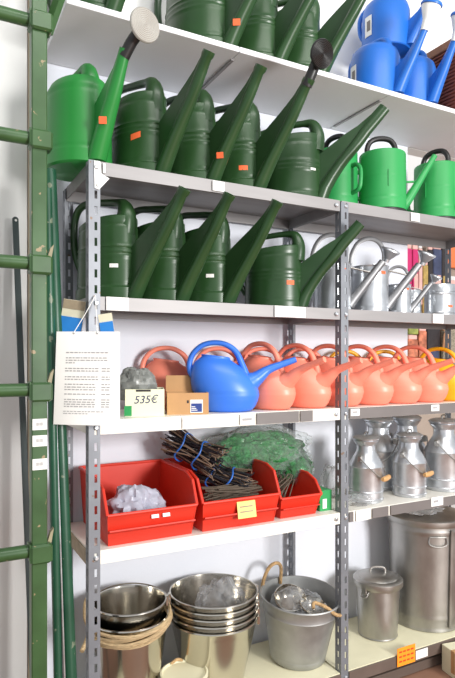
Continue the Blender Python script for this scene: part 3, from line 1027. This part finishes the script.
# bundles of black stakes with blue ties
def stake_bundle(label, loc, rot, L, n, rad, seed):
    rnd = random.Random(seed)
    t = thing('stake_bundle', label, 'stakes', loc, group='tied bundles of black stakes')
    t.rotation_euler = rot
    for part, m, cnt in (('stakes', 'black_stake', int(n * 0.6)), ('stakes', 'stake_brown', n - int(n * 0.6))):
        g = G()
        for k in range(cnt):
            a, r = rnd.random() * 2 * PI, rad * math.sqrt(rnd.random())
            y, z = r * math.cos(a), r * math.sin(a)
            x0 = -L / 2 + rnd.uniform(-0.02, 0.02)
            x1 = L / 2 + rnd.uniform(-0.02, 0.02)
            j = lambda: rnd.uniform(-0.022, 0.022)
            e = Vector((x1, y * 1.15 + j(), z * 1.15 + j()))
            g.tube([(x0, y * 1.2 + j(), z * 1.2 + j()), ((x0 + x1) / 2, y * 0.95, z * 0.95), tuple(e), tuple(e + Vector((0.004, rnd.uniform(-.014, .014), rnd.uniform(-.014, .014))))], 0.0027, 5)
        s = obj(part, g, m, t)
        s['kind'] = 'stuff'
    for x in (-L * 0.18, L * 0.2):
        ring = [(x + 0.008 * math.sin(3 * a), (rad + 0.006) * math.cos(a), (rad + 0.006) * math.sin(a)) for a in [2 * PI * k / 24 for k in range(24)]]
        obj('tie', G().tube(ring, 0.0032, 6, closed=True), 'tie', t)
    return t


stake_bundle('tied bundle of black stakes resting across the bin rims, uppermost', (0.925, 0.215, ZE + 0.255), (0.1, math.radians(22), math.radians(-48)), 0.20, 90, 0.050, 1)
stake_bundle('tied bundle of black stakes lying in the yellow-card bin', (1.035, 0.185, ZE + 0.150), (0, math.radians(20), math.radians(-42)), 0.20, 90, 0.048, 2)


def peg_geo():
    return G().tube(smooth_path([(-0.085, -0.012, 0), (0.07, -0.012, 0), (0.085, -0.006, 0), (0.085, 0.006, 0), (0.07, 0.012, 0), (-0.08, 0.013, 0)], 3), 0.0028, 5)


peg0 = obj('wire_peg', peg_geo(), 'wire')
tag(peg0, 'loose dark wire peg heaped in the bin with the yellow card', 'peg', 'wire pegs in the yellow-card bin')
rnd = random.Random(5)
first = True
for k in range(34):
    p = peg0 if first else peg0.copy()
    if not first:
        C.objects.link(p)
    first = False
    p.location = (B2X + rnd.uniform(-0.035, 0.045), 0.085 + rnd.uniform(-0.03, 0.045), ZE + 0.055 + 0.0024 * k)
    p.rotation_euler = (rnd.uniform(-0.1, 0.1), rnd.uniform(-0.14, 0.14), rnd.uniform(-0.45, 0.25))
for k in range(16):
    p = peg0.copy()
    C.objects.link(p)
    p['label'] = 'dark wire peg standing loose in the smallest red bin'
    p['group'] = 'wire pegs in the smallest bin'
    p.location = (B3X - 0.035 + rnd.uniform(-0.03, 0.045), 0.12 + rnd.uniform(-0.03, 0.05), ZE + 0.075 + 0.002 * k)
    p.rotation_euler = (rnd.uniform(-0.4, 0.4), rnd.uniform(-0.75, -0.2), rnd.uniform(0.1, 1.1))
    p.scale = (0.85, 0.85, 0.85)

# green netting wrapped in clear film, on the back of the bins; green carton beside it
t = thing('netting_pack', 'green garden netting bundled in clear plastic film behind the red bins', 'netting', (1.245, 0.272, ZE + 0.150), -6)
obj('netting', crumple(36, (0.215, 0.075, 0.085), 21, 0.20, 2.4), 'net', t, 25)
obj('film', crumple(44, (0.236, 0.088, 0.100), 5, 0.22, 2.6), 'clear', t, 60)
t = thing('netting_pack', 'smaller green netting bundle sagging beside the middle upright', 'netting', (1.412, 0.250, ZE + 0.086), 20)
obj('netting', crumple(24, (0.085, 0.075, 0.070), 33, 0.25, 2.4), 'net', t, 25)
obj('film', crumple(26, (0.096, 0.084, 0.080), 8, 0.22, 2.2), 'clear', t, 60)
t = thing('carton', 'small green carton with a white panel on the fifth shelf', 'box', (1.446, 0.055, ZE), 0)
obj('carton_body', G().box((-0.034, 0, 0), (0.026, 0.24, 0.082), 0.001), 'boxgreen', t, 0)
obj('white_panel', G().box((-0.020, -0.0012, 0.01), (0.0, 0, 0.048)), 'paper', t, 0)

# crumpled clear bags between upright and milk churns
for k, (x, y, s, sd, lb) in enumerate(((1.640, 0.075, (0.062, 0.045, 0.022), 41, 'flattened clear plastic bag on the shelf before the first churn'),
                                       (1.612, 0.235, (0.036, 0.05, 0.075), 47, 'upright crumpled clear plastic bag beside the middle upright'))):
    o = obj('plastic_bag', crumple(24, s, sd, 0.30, 2.8), 'cellophane', None, 70, loc=(x, y, ZE))
    tag(o, lb, 'bag')


# ------------------------------------------------------------------ milk churns
def churn(label):
    t = thing('milk_churn', label, 'milk churn', group='galvanised milk churns')
    R = 0.082
    prof = [(0, 0), (R - 0.004, 0), (R, 0.004), (R, 0.012), (R + 0.003, 0.016), (R, 0.02), (R, 0.048), (R + 0.003, 0.052), (R, 0.056), (R, 0.165), (R + 0.003, 0.170), (R, 0.175), (R - 0.003, 0.185), (R - 0.02, 0.215), (R - 0.034, 0.238), (R - 0.037, 0.25), (R - 0.037, 0.27), (R - 0.022, 0.290), (R - 0.020, 0.295), (R - 0.026, 0.296), (R - 0.042, 0.27), (0, 0.265)]
    obj('body', G().lathe(prof, 40), 'galv', t)
    ld = obj('lid', G().lathe([(0, 0.285), (R - 0.029, 0.285), (R - 0.024, 0.298), (R - 0.017, 0.300), (R - 0.015, 0.306), (R - 0.019, 0.310), (R - 0.03, 0.316), (R - 0.05, 0.319), (0, 0.319)], 36), 'galv', t)
    obj('lid_knob', G().tube(smooth_path([(-0.022, 0, 0.316), (-0.018, 0, 0.332), (0.018, 0, 0.332), (0.022, 0, 0.316)], 4), 0.004, 8), 'zinc', ld)
    # swinging bail handle hanging against the front, wooden grip
    pts = [(math.cos(a) * 0.090, -abs(math.sin(a)) * 0.094 - 0.002, 0.222 - 0.105 * abs(math.sin(a))) for a in [PI * k / 16 for k in range(17)]]
    h = obj('bail_handle', G().tube(pts, 0.0026, 6), 'zinc', t)
    obj('wooden_grip', G().tube([(-0.046, -0.099, 0.121), (-0.036, -0.101, 0.119), (0, -0.1015, 0.118), (0.036, -0.101, 0.119), (0.046, -0.099, 0.121)], [0.009, 0.012, 0.0135, 0.012, 0.009], 12), 'wood', h)
    for s in (-1, 1):
        obj('lug', G().box((s * 0.078 - 0.012, -0.010, 0.200), (s * 0.078 + 0.012, 0.010, 0.228), 0.003), 'zinc', t, 0)
    return t


ch = churn('galvanised milk churn at the left front, beside the clear bag')
ch.location = (1.705, 0.115, ZE)
ch.scale = (0.88, 0.88, 0.88)
ch.rotation_euler = (0, 0, math.radians(28))
dup(ch, 'galvanised milk churn in the middle of the front row', (1.945, 0.100, ZE), 20, 0.88)
dup(ch, 'galvanised milk churn at the right edge, front row', (2.180, 0.115, ZE), 20, 1.04)
dup(ch, 'galvanised milk churn in the back row behind the first', (1.925, 0.278, ZE), -60, 1.06)
dup(ch, 'galvanised milk churn in the back row behind the middle one', (2.110, 0.280, ZE), 120, 1.06)


# ------------------------------------------------------------------ buckets, tub and bins on the lowest shelf
def bucket_prof(rt, rb, h, t=0.002):
    return [(0, 0), (rb - 0.006, 0), (rb, 0.004), (rt - (rt - rb) * 0.12, h * 0.88), (rt - (rt - rb) * 0.10, h * 0.885), (rt, h - 0.004), (rt + 0.004, h), (rt + 0.003, h + 0.004), (rt - 0.002, h + 0.004),
            (rt - t - 0.002, h - 0.004), (rt - t - (rt - rb) * 0.13, h * 0.88), (rb - t, 0.006), (0, 0.006)]


def bucket(label, rt, rb, h, loc, group, m='steel', rz=0, bail=True):
    t = thing('bucket', label, 'bucket', loc, rz, group)
    obj('pail', G().lathe(bucket_prof(rt, rb, h), 56), m, t, 40)
    for s in (-1, 1):
        obj('ear', G().box((s * (rt + 0.004) - 0.006, -0.013, h - 0.03), (s * (rt + 0.004) + 0.006, 0.013, h + 0.006), 0.003), m, t, 0)
    if bail:
        pts = [(math.cos(a) * (rt + 0.012), math.sin(a) * (rt + 0.012), h - 0.012 + 0.018 * math.sin(a)) for a in [PI * k / 24 for k in range(25)]]
        obj('bail_handle', G().tube(pts, 0.003, 6), m, t)
    return t


names = ['bottom stainless bucket of the nested stack of five', 'second stainless bucket from the bottom of the nested stack',
         'middle stainless bucket of the nested stack of five', 'fourth stainless bucket up in the nested stack', 'topmost stainless bucket of the nested stack, crumpled film inside']
first = None
for k, lb in enumerate(names):
    loc = (1.005, 0.188, ZF + 0.024 * k)
    if first is None:
        first = bucket(lb, 0.168, 0.112, 0.255, loc, 'nested stainless buckets', rz=-30, bail=False)
    else:
        d = dup(first, lb, loc, -30 + 4 * k, 1.0, 'nested stainless buckets')
o = obj('plastic_film', crumple(26, (0.095, 0.075, 0.075), 61, 0.34, 2.6), 'cellophane', None, 70, loc=(1.035, 0.195, ZF + 0.096 + 0.14))
o.rotation_euler = (0, 0.25, 0.5)
tag(o, 'crumpled translucent film in the top bucket of the stack', 'film')

bucket('tall stainless bucket tied round with raffia behind the left upright', 0.140, 0.098, 0.325, (0.668, 0.195, ZF), 'stainless buckets by the left upright', rz=20, bail=False)
bucket('smaller stainless bucket set inside the raffia-tied one', 0.131, 0.098, 0.20, (0.668, 0.195, ZF + 0.176), 'stainless buckets by the left upright', rz=-15)
g = G()
rnd = random.Random(3)
for k in range(6):
    ph = rnd.random() * 6
    zz = ZF + 0.288 + 0.0068 * k
    pts = []
    for i in range(40):
        a = 2 * PI * i / 40
        rr = 0.1395 + (k % 3) * 0.004 + 0.003 * math.sin(3 * a + ph)
        pts.append((0.668 + rr * math.cos(a), 0.195 + rr * math.sin(a), zz + 0.005 * math.sin(2 * a + ph) - 0.014 * math.cos(a + 2.6)))
    g.tube(pts, 0.0065, 6, closed=True)
rb_ = thing('raffia_tie', 'pale raffia strands wound round the tall stainless bucket', 'raffia', (0, 0, 0))
obj('strands', g, 'raffia', rb_)['kind'] = 'stuff'
p = smooth_path([(0.520, 0.17, ZF + 0.31), (0.492, 0.13, ZF + 0.38), (0.495, 0.12, ZF + 0.44), (0.512, 0.125, ZF + 0.40), (0.505, 0.15, ZF + 0.30), (0.478, 0.12, ZF + 0.27)], 5)
obj('loose_end', G().tube(p, 0.008, 8), 'raffia', rb_)
t = thing('steel_tin', 'round tin with a pale lid on the lowest shelf, cut by the frame', 'tin', (0.835, 0.085, ZF))
obj('tin_body', G().lathe([(0, 0), (0.07, 0), (0.075, 0.004), (0.082, 0.115), (0, 0.115)], 40), 'steel', t)
obj('lid', G().lathe([(0, 0.1155), (0.085, 0.1155), (0.086, 0.128), (0.080, 0.130), (0.076, 0.122), (0, 0.122)], 40), 'shelf_cream', t)
obj('wire_clip', G().tube(smooth_path([(-0.02, 0.07, 0.13), (0, 0.066, 0.142), (0.022, 0.07, 0.132)], 4), 0.0055, 8), 'rope', t)

# galvanised tub with rope handles
TX, TY = 1.395, 0.185
t = thing('zinc_tub', 'galvanised tapered tub with rope handles, plastic-wrapped dishes inside', 'tub', (TX, TY, ZF))
rt, rb, h = 0.164, 0.115, 0.262
prof = [(0, 0), (rb - 0.004, 0), (rb, 0.004), (rb + 0.004, 0.03), (rb + 0.003, 0.034), (rt - 0.012, h * 0.78), (rt - 0.009, h * 0.80), (rt - 0.011, h * 0.82), (rt, h - 0.004), (rt + 0.005, h), (rt + 0.003, h + 0.004), (rt - 0.002, h + 0.003), (rt - 0.005, h - 0.008), (rb, 0.008), (0, 0.008)]
t.rotation_euler = (math.radians(5), 0, 0)
t.location.z += 0.009
obj('tub_body', G().lathe(prof, 56), 'tubzinc', t, 40)
p = smooth_path([(-0.105, 0.135, h - 0.03), (-0.100, 0.130, h + 0.03), (-0.075, 0.128, h + 0.078), (-0.035, 0.135, h + 0.085), (-0.005, 0.146, h + 0.055), (0.0, 0.152, h - 0.02)], 5)
obj('rope_handle', G().tube(p, 0.0075, 8), 'rope', t)
p = smooth_path([(-0.035, -0.135, h + 0.012), (-0.02, -0.12, h + 0.025), (0.02, -0.148, h + 0.010), (0.055, -0.166, h - 0.018), (0.10, -0.150, h - 0.03), (0.112, -0.128, h - 0.005), (0.10, -0.140, h - 0.055)], 5)
obj('rope_handle', G().tube(p, 0.007, 8), 'rope', t)
bowl = [(0, 0), (0.035, 0), (0.058, 0.02), (0.066, 0.045), (0.070, 0.047), (0.066, 0.049), (0.055, 0.022), (0.034, 0.004), (0, 0.004)]
for k, (x, y, z, rx, ry, s, lb) in enumerate(((-0.022, 0.03, 0.215, 0.5, -0.25, 0.95, 'shiny steel bowl in plastic wrap, upper one in the tub'), (0.03, -0.055, 0.195, 0.35, 0.1, 0.9, 'shiny steel bowl in plastic wrap, lower front one in the tub'))):
    o = obj('steel_bowl', G().lathe(bowl, 40), 'steel', None, 35, loc=(TX + x, TY + y, ZF + z))
    o.rotation_euler = (rx, ry, 0)
    o.scale = (s, s, s)
    tag(o, lb, 'bowl', 'steel bowls in the tub')
for k, (x, y, z, s, sd, lb) in enumerate(((-0.02, 0.03, 0.185, (0.075, 0.062, 0.052), 71, 'clear wrap around the upper bowl in the tub'), (0.06, 0.02, 0.175, (0.055, 0.065, 0.045), 77, 'yellowish clear wrap at the right inside the tub'), (0.015, -0.055, 0.16, (0.07, 0.05, 0.045), 79, 'clear wrap around the lower bowl in the tub'))):
    o = obj('plastic_wrap', crumple(22, s, sd, 0.26, 2.8), 'cellophane', None, 70, loc=(TX + x, TY + y, ZF + z))
    tag(o, lb, 'wrap')
o = obj('packing_paper', crumple(18, (0.10, 0.10, 0.06), 83, 0.15, 2.2), 'tubzinc', None, 25, loc=(TX, TY, ZF + 0.085))
tag(o, 'grey packing wad filling the bottom of the rope-handled tub', 'packing')


# lidded bins
def lidded_bin(label, rt, rb, h, loc, rz, bands, ridged=0.0):
    t = thing('lidded_bin', label, 'bin', loc, rz, 'galvanised lidded bins')
    pf = lambda z: rb + (rt - rb) * z / h
    prof = [(0, 0), (rb - 0.005, 0), (rb + 0.002, 0.003), (rb + 0.002, h * 0.02)] + grooved(pf, h * 0.03, h, [(b_ * h, 1) for b_ in bands], 0.003, 60, 0.004) + [(0, h)]
    obj('bin_body', G().lathe(prof, 64), 'zinc', t, 40)
    R = rt + 0.010
    ld = obj('lid', G().lathe([(0, h + 0.001), (R, h - 0.020), (R + 0.003, h - 0.016), (R + 0.003, h + 0.006), (R - 0.004, h + 0.012), (R - 0.02, h + 0.013), (R * 0.75, h + 0.020), (R * 0.4, h + 0.030), (0, h + 0.033)], 56), 'zinc', t, 40)
    p = smooth_path([(-R * 0.32, 0, h + 0.026), (-R * 0.28, 0, h + 0.050), (0, 0, h + 0.056), (R * 0.28, 0, h + 0.050), (R * 0.32, 0, h + 0.026)], 5)
    obj('lid_handle', G().tube(p, R * 0.045, 8, flat=0.6), 'zinc', ld)
    return t, pf


t, pf = lidded_bin('small galvanised bin with a lid on the lowest shelf', 0.098, 0.086, 0.245, (1.840, 0.190, ZF), -28, (0.92,))
for s in (-1, 1):
    a = math.radians(-137 if s < 0 else 60)
    p = smooth_path([(0.098 * math.cos(a - 0.16), 0.098 * math.sin(a - 0.16), 0.215), (0.113 * math.cos(a - 0.12), 0.113 * math.sin(a - 0.12), 0.196), (0.113 * math.cos(a + 0.12), 0.113 * math.sin(a + 0.12), 0.196), (0.098 * math.cos(a + 0.16), 0.098 * math.sin(a + 0.16), 0.215)], 4)
    obj('side_handle', G().tube(p, 0.0035, 8), 'zinc', t)
    obj('clip', G().box((-0.012, -0.006, 0.205), (0.012, 0.004, 0.238), 0.002, T=Matrix.Rotation(a + PI / 2, 4, 'Z') @ Matrix.Translation((0, -0.106, 0))), 'zinc', t, 0)
BX, BY = 2.150, 0.200
t, pf = lidded_bin('large galvanised dustbin with a lid, right end of the lowest shelf', 0.172, 0.158, 0.50, (BX, BY, ZF), -28, (0.12, 0.905, 0.925))
a = math.radians(-90)
r = pf(0.4) + 0.004
p = smooth_path([(r * math.cos(a - 0.22), r * math.sin(a - 0.22), 0.435), (r * 1.03 * math.cos(a - 0.22), r * 1.03 * math.sin(a - 0.22), 0.405), (r * 1.04 * math.cos(a), r * 1.04 * math.sin(a), 0.395), (r * 1.03 * math.cos(a + 0.22), r * 1.03 * math.sin(a + 0.22), 0.405), (r * math.cos(a + 0.22), r * math.sin(a + 0.22), 0.435)], 5)
p = p + smooth_path([(r * math.cos(a + 0.22), r * math.sin(a + 0.22), 0.437), (r * 1.01 * math.cos(a), r * 1.01 * math.sin(a), 0.438), (r * math.cos(a - 0.22), r * math.sin(a - 0.22), 0.437)], 4)
obj('side_handle', G().tube(p, 0.0035, 8), 'zinc', t)
obj('seam', G().box((-0.006, -0.002, 0.02), (0.006, 0.004, 0.47), 0.001, T=Matrix.Rotation(math.radians(-69) + PI / 2, 4, 'Z') @ Matrix.Translation((0, -0.167, 0)) @ Matrix.Rotation(0.028, 4, 'X')), 'zinc', t, 0)
o = obj('plastic_film', crumple(22, (0.09, 0.07, 0.016), 91, 0.34, 2.6), 'cellophane', None, 70, loc=(BX - 0.065, BY - 0.03, ZF + 0.527))
tag(o, 'scrap of clear film lying on the dustbin lid', 'film')

# ------------------------------------------------------------------ green tube rack at the left
t = thing('tube_rack', 'green painted steel rack post with horizontal tubes at the left edge', 'rack', (0, 0, 0))
RY = -0.05
for x in (0.286, -0.78):
    obj('post', G().box((x, RY - 0.022, 0), (x + 0.044, RY + 0.022, 3.0), 0.003), 'rack', t, 0)
for z in (0.805, 1.276, 1.646, 2.010, 2.355):
    tb = obj('tube', G().tube([(-0.73, RY, z), (0.283, RY, z)], 0.0195, 20), 'rack', t)
    # saddle clamp wrapped round the post, with a bent tab
    cl = obj('clamp', G().box((0.281, RY - 0.034, z - 0.034), (0.344, RY + 0.020, z + 0.022), 0.006).box((0.279, RY - 0.028, z - 0.022), (0.284, RY + 0.018, z + 0.024), 0.001), 'rack', t, 0)
    if z < 1.9:
        g = G()
        pl = [(0.332, z + 0.015), (0.345, z + 0.018), (0.352, z + 0.060), (0.342, z + 0.048)]
        g.loft([[(x, RY - 0.006, zz) for x, zz in pl], [(x, RY + 0.012, zz) for x, zz in pl]])
        obj('tab', g, 'worn', cl, 0)
# diagonal stay at the top
g = G().tube([(0.335, RY + 0.005, 2.335), (0.425, RY + 0.02, 2.62)], 0.016, 4)
obj('stay', g, 'rack', t, 0)
for z in (1.178, 1.130, 1.062):
    lb = obj('label', G().box((0.288, RY - 0.0235, z - 0.018), (0.329, RY - 0.0222, z + 0.014)), 'paper', t, 0)
    g = G()
    for k in range(6):
        g.box((0.297 + k * 0.0038, RY - 0.0242, z - 0.006), (0.2990 + k * 0.0038, RY - 0.0237, z + 0.004))
    obj('label_print', g, 'ink', lb, 0)

# leaning poles and bar behind the rack
def pole(name, label, a, b, r, m, cat='pole', group=None, seg=16):
    a, b = Vector(a), Vector(b)
    o = obj(name, G().tube([tuple(a), tuple(a.lerp(b, 0.5)), tuple(b)], r, seg), m)
    return tag(o, label, cat, group)


pole('leaning_pole', 'dark green coated pole leaning against the shelving, the thicker one', (0.420, -0.035, 0.0), (0.374, 0.12, 1.98), 0.0205, 'pole', 'pole', 'leaning green poles')
pole('leaning_pole', 'dark green coated pole leaning nearest the rack post, the thinner one', (0.378, -0.03, 0.0), (0.354, 0.055, 1.90), 0.0135, 'pole', 'pole', 'leaning green poles')
pole('highlight_edge', 'thin pale highlight line modelled between the two green poles', (0.396, -0.055, 0.0), (0.372, 0.035, 1.35), 0.003, 'galv', 'tube', None, 10)  # thin pale rod modelled to stand for the highlight edge of the poles
g = G()
a, b_ = Vector((0.345, 0.20, 0.0)), Vector((0.2965, 0.335, 1.885))
dz = (b_ - a)
q = dz.to_track_quat('Z', 'Y').to_matrix().to_4x4()
g.box((-0.011, -0.003, 0), (0.011, 0.003, dz.length - 0.03), 0.001, T=Matrix.Translation(a) @ q)
Lz = dz.length
g.loft([[(0.011 * math.cos(x), -0.003, Lz - 0.03 + 0.011 * math.sin(x)) for x in [PI * k / 10 for k in range(11)]],
        [(0.011 * math.cos(x), 0.003, Lz - 0.03 + 0.011 * math.sin(x)) for x in [PI * k / 10 for k in range(11)]]], T=Matrix.Translation(a) @ q)
bar = thing('flat_bar', 'dark flat steel bar leaning on the white door panel', 'bar', (0, 0, 0))
obj('strip', g, 'darkbar', bar, 0)
obj('end_hole', G().lathe([(0, 0), (0.0045, 0), (0.0045, 0.0075), (0, 0.0075)], 12, T=Matrix.Translation(a) @ q @ Matrix.Translation((0, 0.0037, Lz - 0.032)) @ Matrix.Rotation(PI / 2, 4, 'X')), 'paper', bar)

# ------------------------------------------------------------------ price-list sheet on a string, leaflets behind it
F_ = Vector((0.4695, 0.8829, 0))
R_ = Vector((0.8829, -0.4695, 0))
ctr = Vector((0.4555, -0.052, 1.307))
sheet = thing('price_list', 'white printed price list sheet hung by string from the left upright', 'sign', tuple(ctr))
g = G()
nx, nz = 8, 10
W_, H_ = 0.199, 0.286
for side in (0, 1):
    pass
v, f = [], []
for side in (0, 1):
    for i in range(nx + 1):
        for j in range(nz + 1):
            u, w_ = i / nx - 0.5, j / nz - 0.5
            wid = W_ * (1 + 0.05 * (-w_)) 
            off = 0.012 * math.sin((u + 0.5) * PI) * (0.3 - w_) - 0.004 * (0.5 - w_)
            p = R_ * (u * wid - 0.006 * (0.5 - w_)) + Vector((0, 0, w_ * H_ + 0.004 * u * (w_ - 0.5))) - F_ * (off + 0.0006 * (1 - side))
            v.append(tuple(p))
n1 = (nx + 1) * (nz + 1)
for i in range(nx):
    for j in range(nz):
        a0 = i * (nz + 1) + j
        f.append((a0, a0 + nz + 1, a0 + nz + 2, a0 + 1))
        f.append((n1 + a0, n1 + a0 + 1, n1 + a0 + nz + 2, n1 + a0 + nz + 1))
for i in range(nx):
    for j in (0, nz):
        a0 = i * (nz + 1) + j
        f.append((a0, n1 + a0, n1 + a0 + nz + 1, a0 + nz + 1))
for j in range(nz):
    for i in (0, nx):
        a0 = i * (nz + 1) + j
        f.append((a0, a0 + 1, n1 + a0 + 1, n1 + a0))
g.add(v, f)
obj('sheet', g, 'paper', sheet, 60)


def on_sheet(u, w_, lift=0.0012):
    wid = W_ * (1 + 0.05 * (-w_))
    off = 0.012 * math.sin((u + 0.5) * PI) * (0.3 - w_) - 0.004 * (0.5 - w_)
    return R_ * (u * wid - 0.006 * (0.5 - w_)) + Vector((0, 0, w_ * H_ + 0.004 * u * (w_ - 0.5))) - F_ * (off + lift)


g = G()
rnd = random.Random(12)


def dashes(w_, u0, u1, hh=0.0016):
    u = u0
    while u < u1:
        L = rnd.uniform(0.025, 0.07)
        e = min(u + L, u1)
        q = [on_sheet(u, w_ - hh / H_), on_sheet(e, w_ - hh / H_), on_sheet(e, w_ + hh / H_), on_sheet(u, w_ + hh / H_)]
        g.add([tuple(p) for p in q], [(0, 1, 2, 3)])
        u = e + 0.014


dashes(0.275, -0.34, 0.33, 0.0018)
for w_ in (0.218, 0.192, 0.165):
    dashes(w_, -0.34, 0.31 if w_ > 0.17 else -0.20)
for w_ in (0.105, 0.078, 0.015, -0.012, -0.065, -0.095, -0.122, -0.170, -0.228, -0.254, -0.278, -0.303):
    dashes(w_, -0.345, 0.17 if w_ > -0.06 else 0.13)
    dashes(w_, 0.22, 0.345)
for w_ in (-0.355, -0.378):
    dashes(w_, -0.355, 0.25 if w_ > -0.36 else 0.02, 0.0012)
obj('printed_lines', g, 'ink', sheet, 0)
hook = Vector((0.489, -0.010, 1.566)) - ctr
g = G()
for u in (-0.23, 0.14):
    e = on_sheet(u, 0.485, 0.003)
    g.tube([tuple(hook), tuple(hook.lerp(e, 0.5) + Vector((0, 0, -0.003))), tuple(e)], 0.0012, 6)
obj('string', g, 'paper', sheet)
for u in (-0.23, 0.14):
    obj('eyelet', G().lathe([(0, 0), (0.0032, 0), (0.0028, 0.0012), (0, 0.0012)], 12, T=align(-F_, on_sheet(u, 0.482, 0.0013))), 'ink', sheet)

lf = thing('leaflet', 'blue and cream leaflet tucked behind the price list, left of the upright', 'leaflet', (0.432, 0.055, 1.50), -28)
obj('card', G().box((-0.036, -0.001, -0.075), (0.036, 0.001, 0.055), T=Matrix.Rotation(0.15, 4, 'Y')), 'leaf_cream', lf, 0)
obj('blue_panel', G().box((-0.035, -0.0022, -0.075), (0.035, -0.0011, 0.0), T=Matrix.Rotation(0.15, 4, 'Y')), 'card_blue', lf, 0)
obj('grey_panel', G().box((-0.035, -0.0022, 0.025), (0.035, -0.0011, 0.054), T=Matrix.Rotation(0.15, 4, 'Y')), 'dirty', lf, 0)
lf = thing('leaflet', 'blue and cream leaflet tucked behind the price list, right of the upright', 'leaflet', (0.524, -0.012, 1.472), -28)
obj('card', G().box((-0.022, -0.001, -0.05), (0.022, 0.001, 0.038), T=Matrix.Rotation(-0.15, 4, 'Y')), 'leaf_cream', lf, 0)
obj('blue_panel', G().box((-0.0215, -0.0022, -0.028), (0.0215, -0.0011, 0.012), T=Matrix.Rotation(-0.15, 4, 'Y')), 'card_blue', lf, 0)

# ------------------------------------------------------------------ wicker hamper on the top board
t = thing('wicker_hamper', 'brown ribbed wicker hamper with a wooden rim beside the blue cans', 'hamper', (2.135, 0.012, ZA))
g = G()
g.box((0.004, 0.004, 0), (0.34, 0.200, 0.295))
nrow = 18
for k in range(nrow):
    z = 0.009 + 0.0162 * k
    path = [(0.0, 0.0, z), (0.344, 0.0, z), (0.344, 0.204, z), (0.0, 0.204, z)]
    sub = []
    for i in range(4):
        A, B = Vector(path[i]), Vector(path[(i + 1) % 4])
        for q in range(8):
            sub.append(A.lerp(B, q / 8) + Vector((0, 0, 0.0012 * (1 if (q + k) % 2 else -1))))
    g.tube([tuple(p) for p in sub], 0.0075, 6, closed=True)
obj('weave', g, 'wicker', t)['kind'] = 'stuff'
obj('rim', G().box((-0.008, -0.008, 0.297), (0.352, 0.212, 0.335), 0.004), 'wickerrim', t, 0)

# ------------------------------------------------------------------ goods beyond the end of the wall
bk = obj('display_panel', G().box((2.30, 1.16, 0.3), (4.6, 1.19, 2.3)), 'backboard', None, 0)
tag(bk, 'beige display panel with hanging goods beyond the wall end', 'panel')


def pack(name, label, cat, x0, x1, z0, z1, y, m, extra=None):
    t = thing(name, label, cat, ((x0 + x1) / 2, y, z0))
    w, h = (x1 - x0) / 2, z1 - z0
    obj('pouch', G().box((-w, -0.012, 0), (w, 0.012, h), 0.005), m, t, 0)
    obj('header', G().box((-w * 0.9, -0.008, h + 0.0005), (w * 0.9, 0.008, h + 0.03), 0.003), 'palepink' if m != 'palepink' else 'white_p', t, 0)
    if extra:
        obj('print_panel', G().box((-w * 0.7, -0.0135, h * 0.2), (w * 0.7, -0.0122, h * 0.6)), extra, t, 0)
    obj('hook', G().tube([(0, 0.012, h + 0.02), (0, 1.16 - y, h + 0.02)], 0.003, 6), 'zinc', t)
    return t


PY = 1.10
pack('glove_pack', 'hot pink pack hanging first right of the wall end, upper row', 'pack', 2.925, 2.975, 1.76, 2.12, PY, 'pink')
pack('glove_pack', 'second hot pink pack, between pink and pale packs', 'pack', 2.985, 3.035, 1.70, 2.12, PY, 'pink', 'palepink')
pack('seed_pack', 'pale pink narrow pack hanging beside the hot pink ones', 'pack', 3.042, 3.075, 1.74, 2.13, PY, 'palepink')
pack('tool_pack', 'mustard yellow narrow pack behind the galvanised roses', 'pack', 3.085, 3.130, 1.68, 2.02, PY, 'gold', 'dark')
pack('tool_pack', 'dark narrow pack next to the mustard yellow one', 'pack', 3.135, 3.175, 1.70, 2.13, PY, 'dark')
pack('tool_pack', 'navy blue pack hanging left of the striped strip', 'pack', 3.182, 3.262, 1.68, 2.14, PY, 'navy', 'palepink')
pack('tape_pack', 'narrow black and mustard strip left of the orange pack', 'pack', 3.268, 3.300, 1.66, 2.15, PY, 'dark', 'gold')
pack('paper_pack', 'large orange pack at the right edge, upper row', 'pack', 3.318, 3.52, 2.02, 2.19, PY, 'orange')
pack('paper_pack', 'orange and pink pack under the large orange one', 'pack', 3.315, 3.50, 1.70, 1.93, PY, 'palepink', 'orange')
pack('seed_pack', 'flower seed pack first right of the wall end, lower row', 'pack', 2.945, 3.03, 1.20, 1.50, PY, 'flower', 'olive')
pack('seed_pack', 'olive green seed pack in the lower row', 'pack', 2.95, 3.035, 1.535, 1.60, PY, 'olive')
pack('seed_pack', 'brownish flower pack second in the lower row', 'pack', 3.045, 3.115, 1.20, 1.56, PY, 'flower')
pack('tool_pack', 'black pack hanging above the yellow can handles', 'pack', 3.125, 3.245, 1.20, 1.60, PY, 'dark', 'navy')
pack('tool_pack', 'grey mesh pack at the right edge, lower row', 'pack', 3.275, 3.47, 1.16, 1.61, PY, 'mesh')
t = thing('tassel', 'tan fringe tassel hanging before the grey mesh pack', 'tassel', (3.275, 1.06, 1.46))
obj('cord', G().tube([(0, 0, 0.10), (0, 0.1, 0.14)], 0.004, 6), 'tan', t)
g = G()
for k in range(14):
    a = 2 * PI * k / 14
    g.tube([(0.004 * math.cos(a), 0.004 * math.sin(a), 0.10), (0.016 * math.cos(a), 0.016 * math.sin(a), 0.07), (0.026 * math.cos(a), 0.026 * math.sin(a), -0.03)], 0.006, 5)
obj('fringe', g, 'tan', t)
# carton on the floor before the shelving, right
t = thing('carton', 'beige carton on the floor below the lowest shelf, bottom right corner', 'box', (2.075, -0.075, 0.0), -10)
obj('carton_body', G().box((-0.06, -0.1, 0), (0.28, 0.055, 0.115), 0.002), 'shelf_cream', t, 0)
obj('tape', G().box((-0.061, -0.03, 0.02), (0.281, -0.005, 0.1158), 0.0005), 'cardboard', t, 0)

bpy.context.view_layer.update()
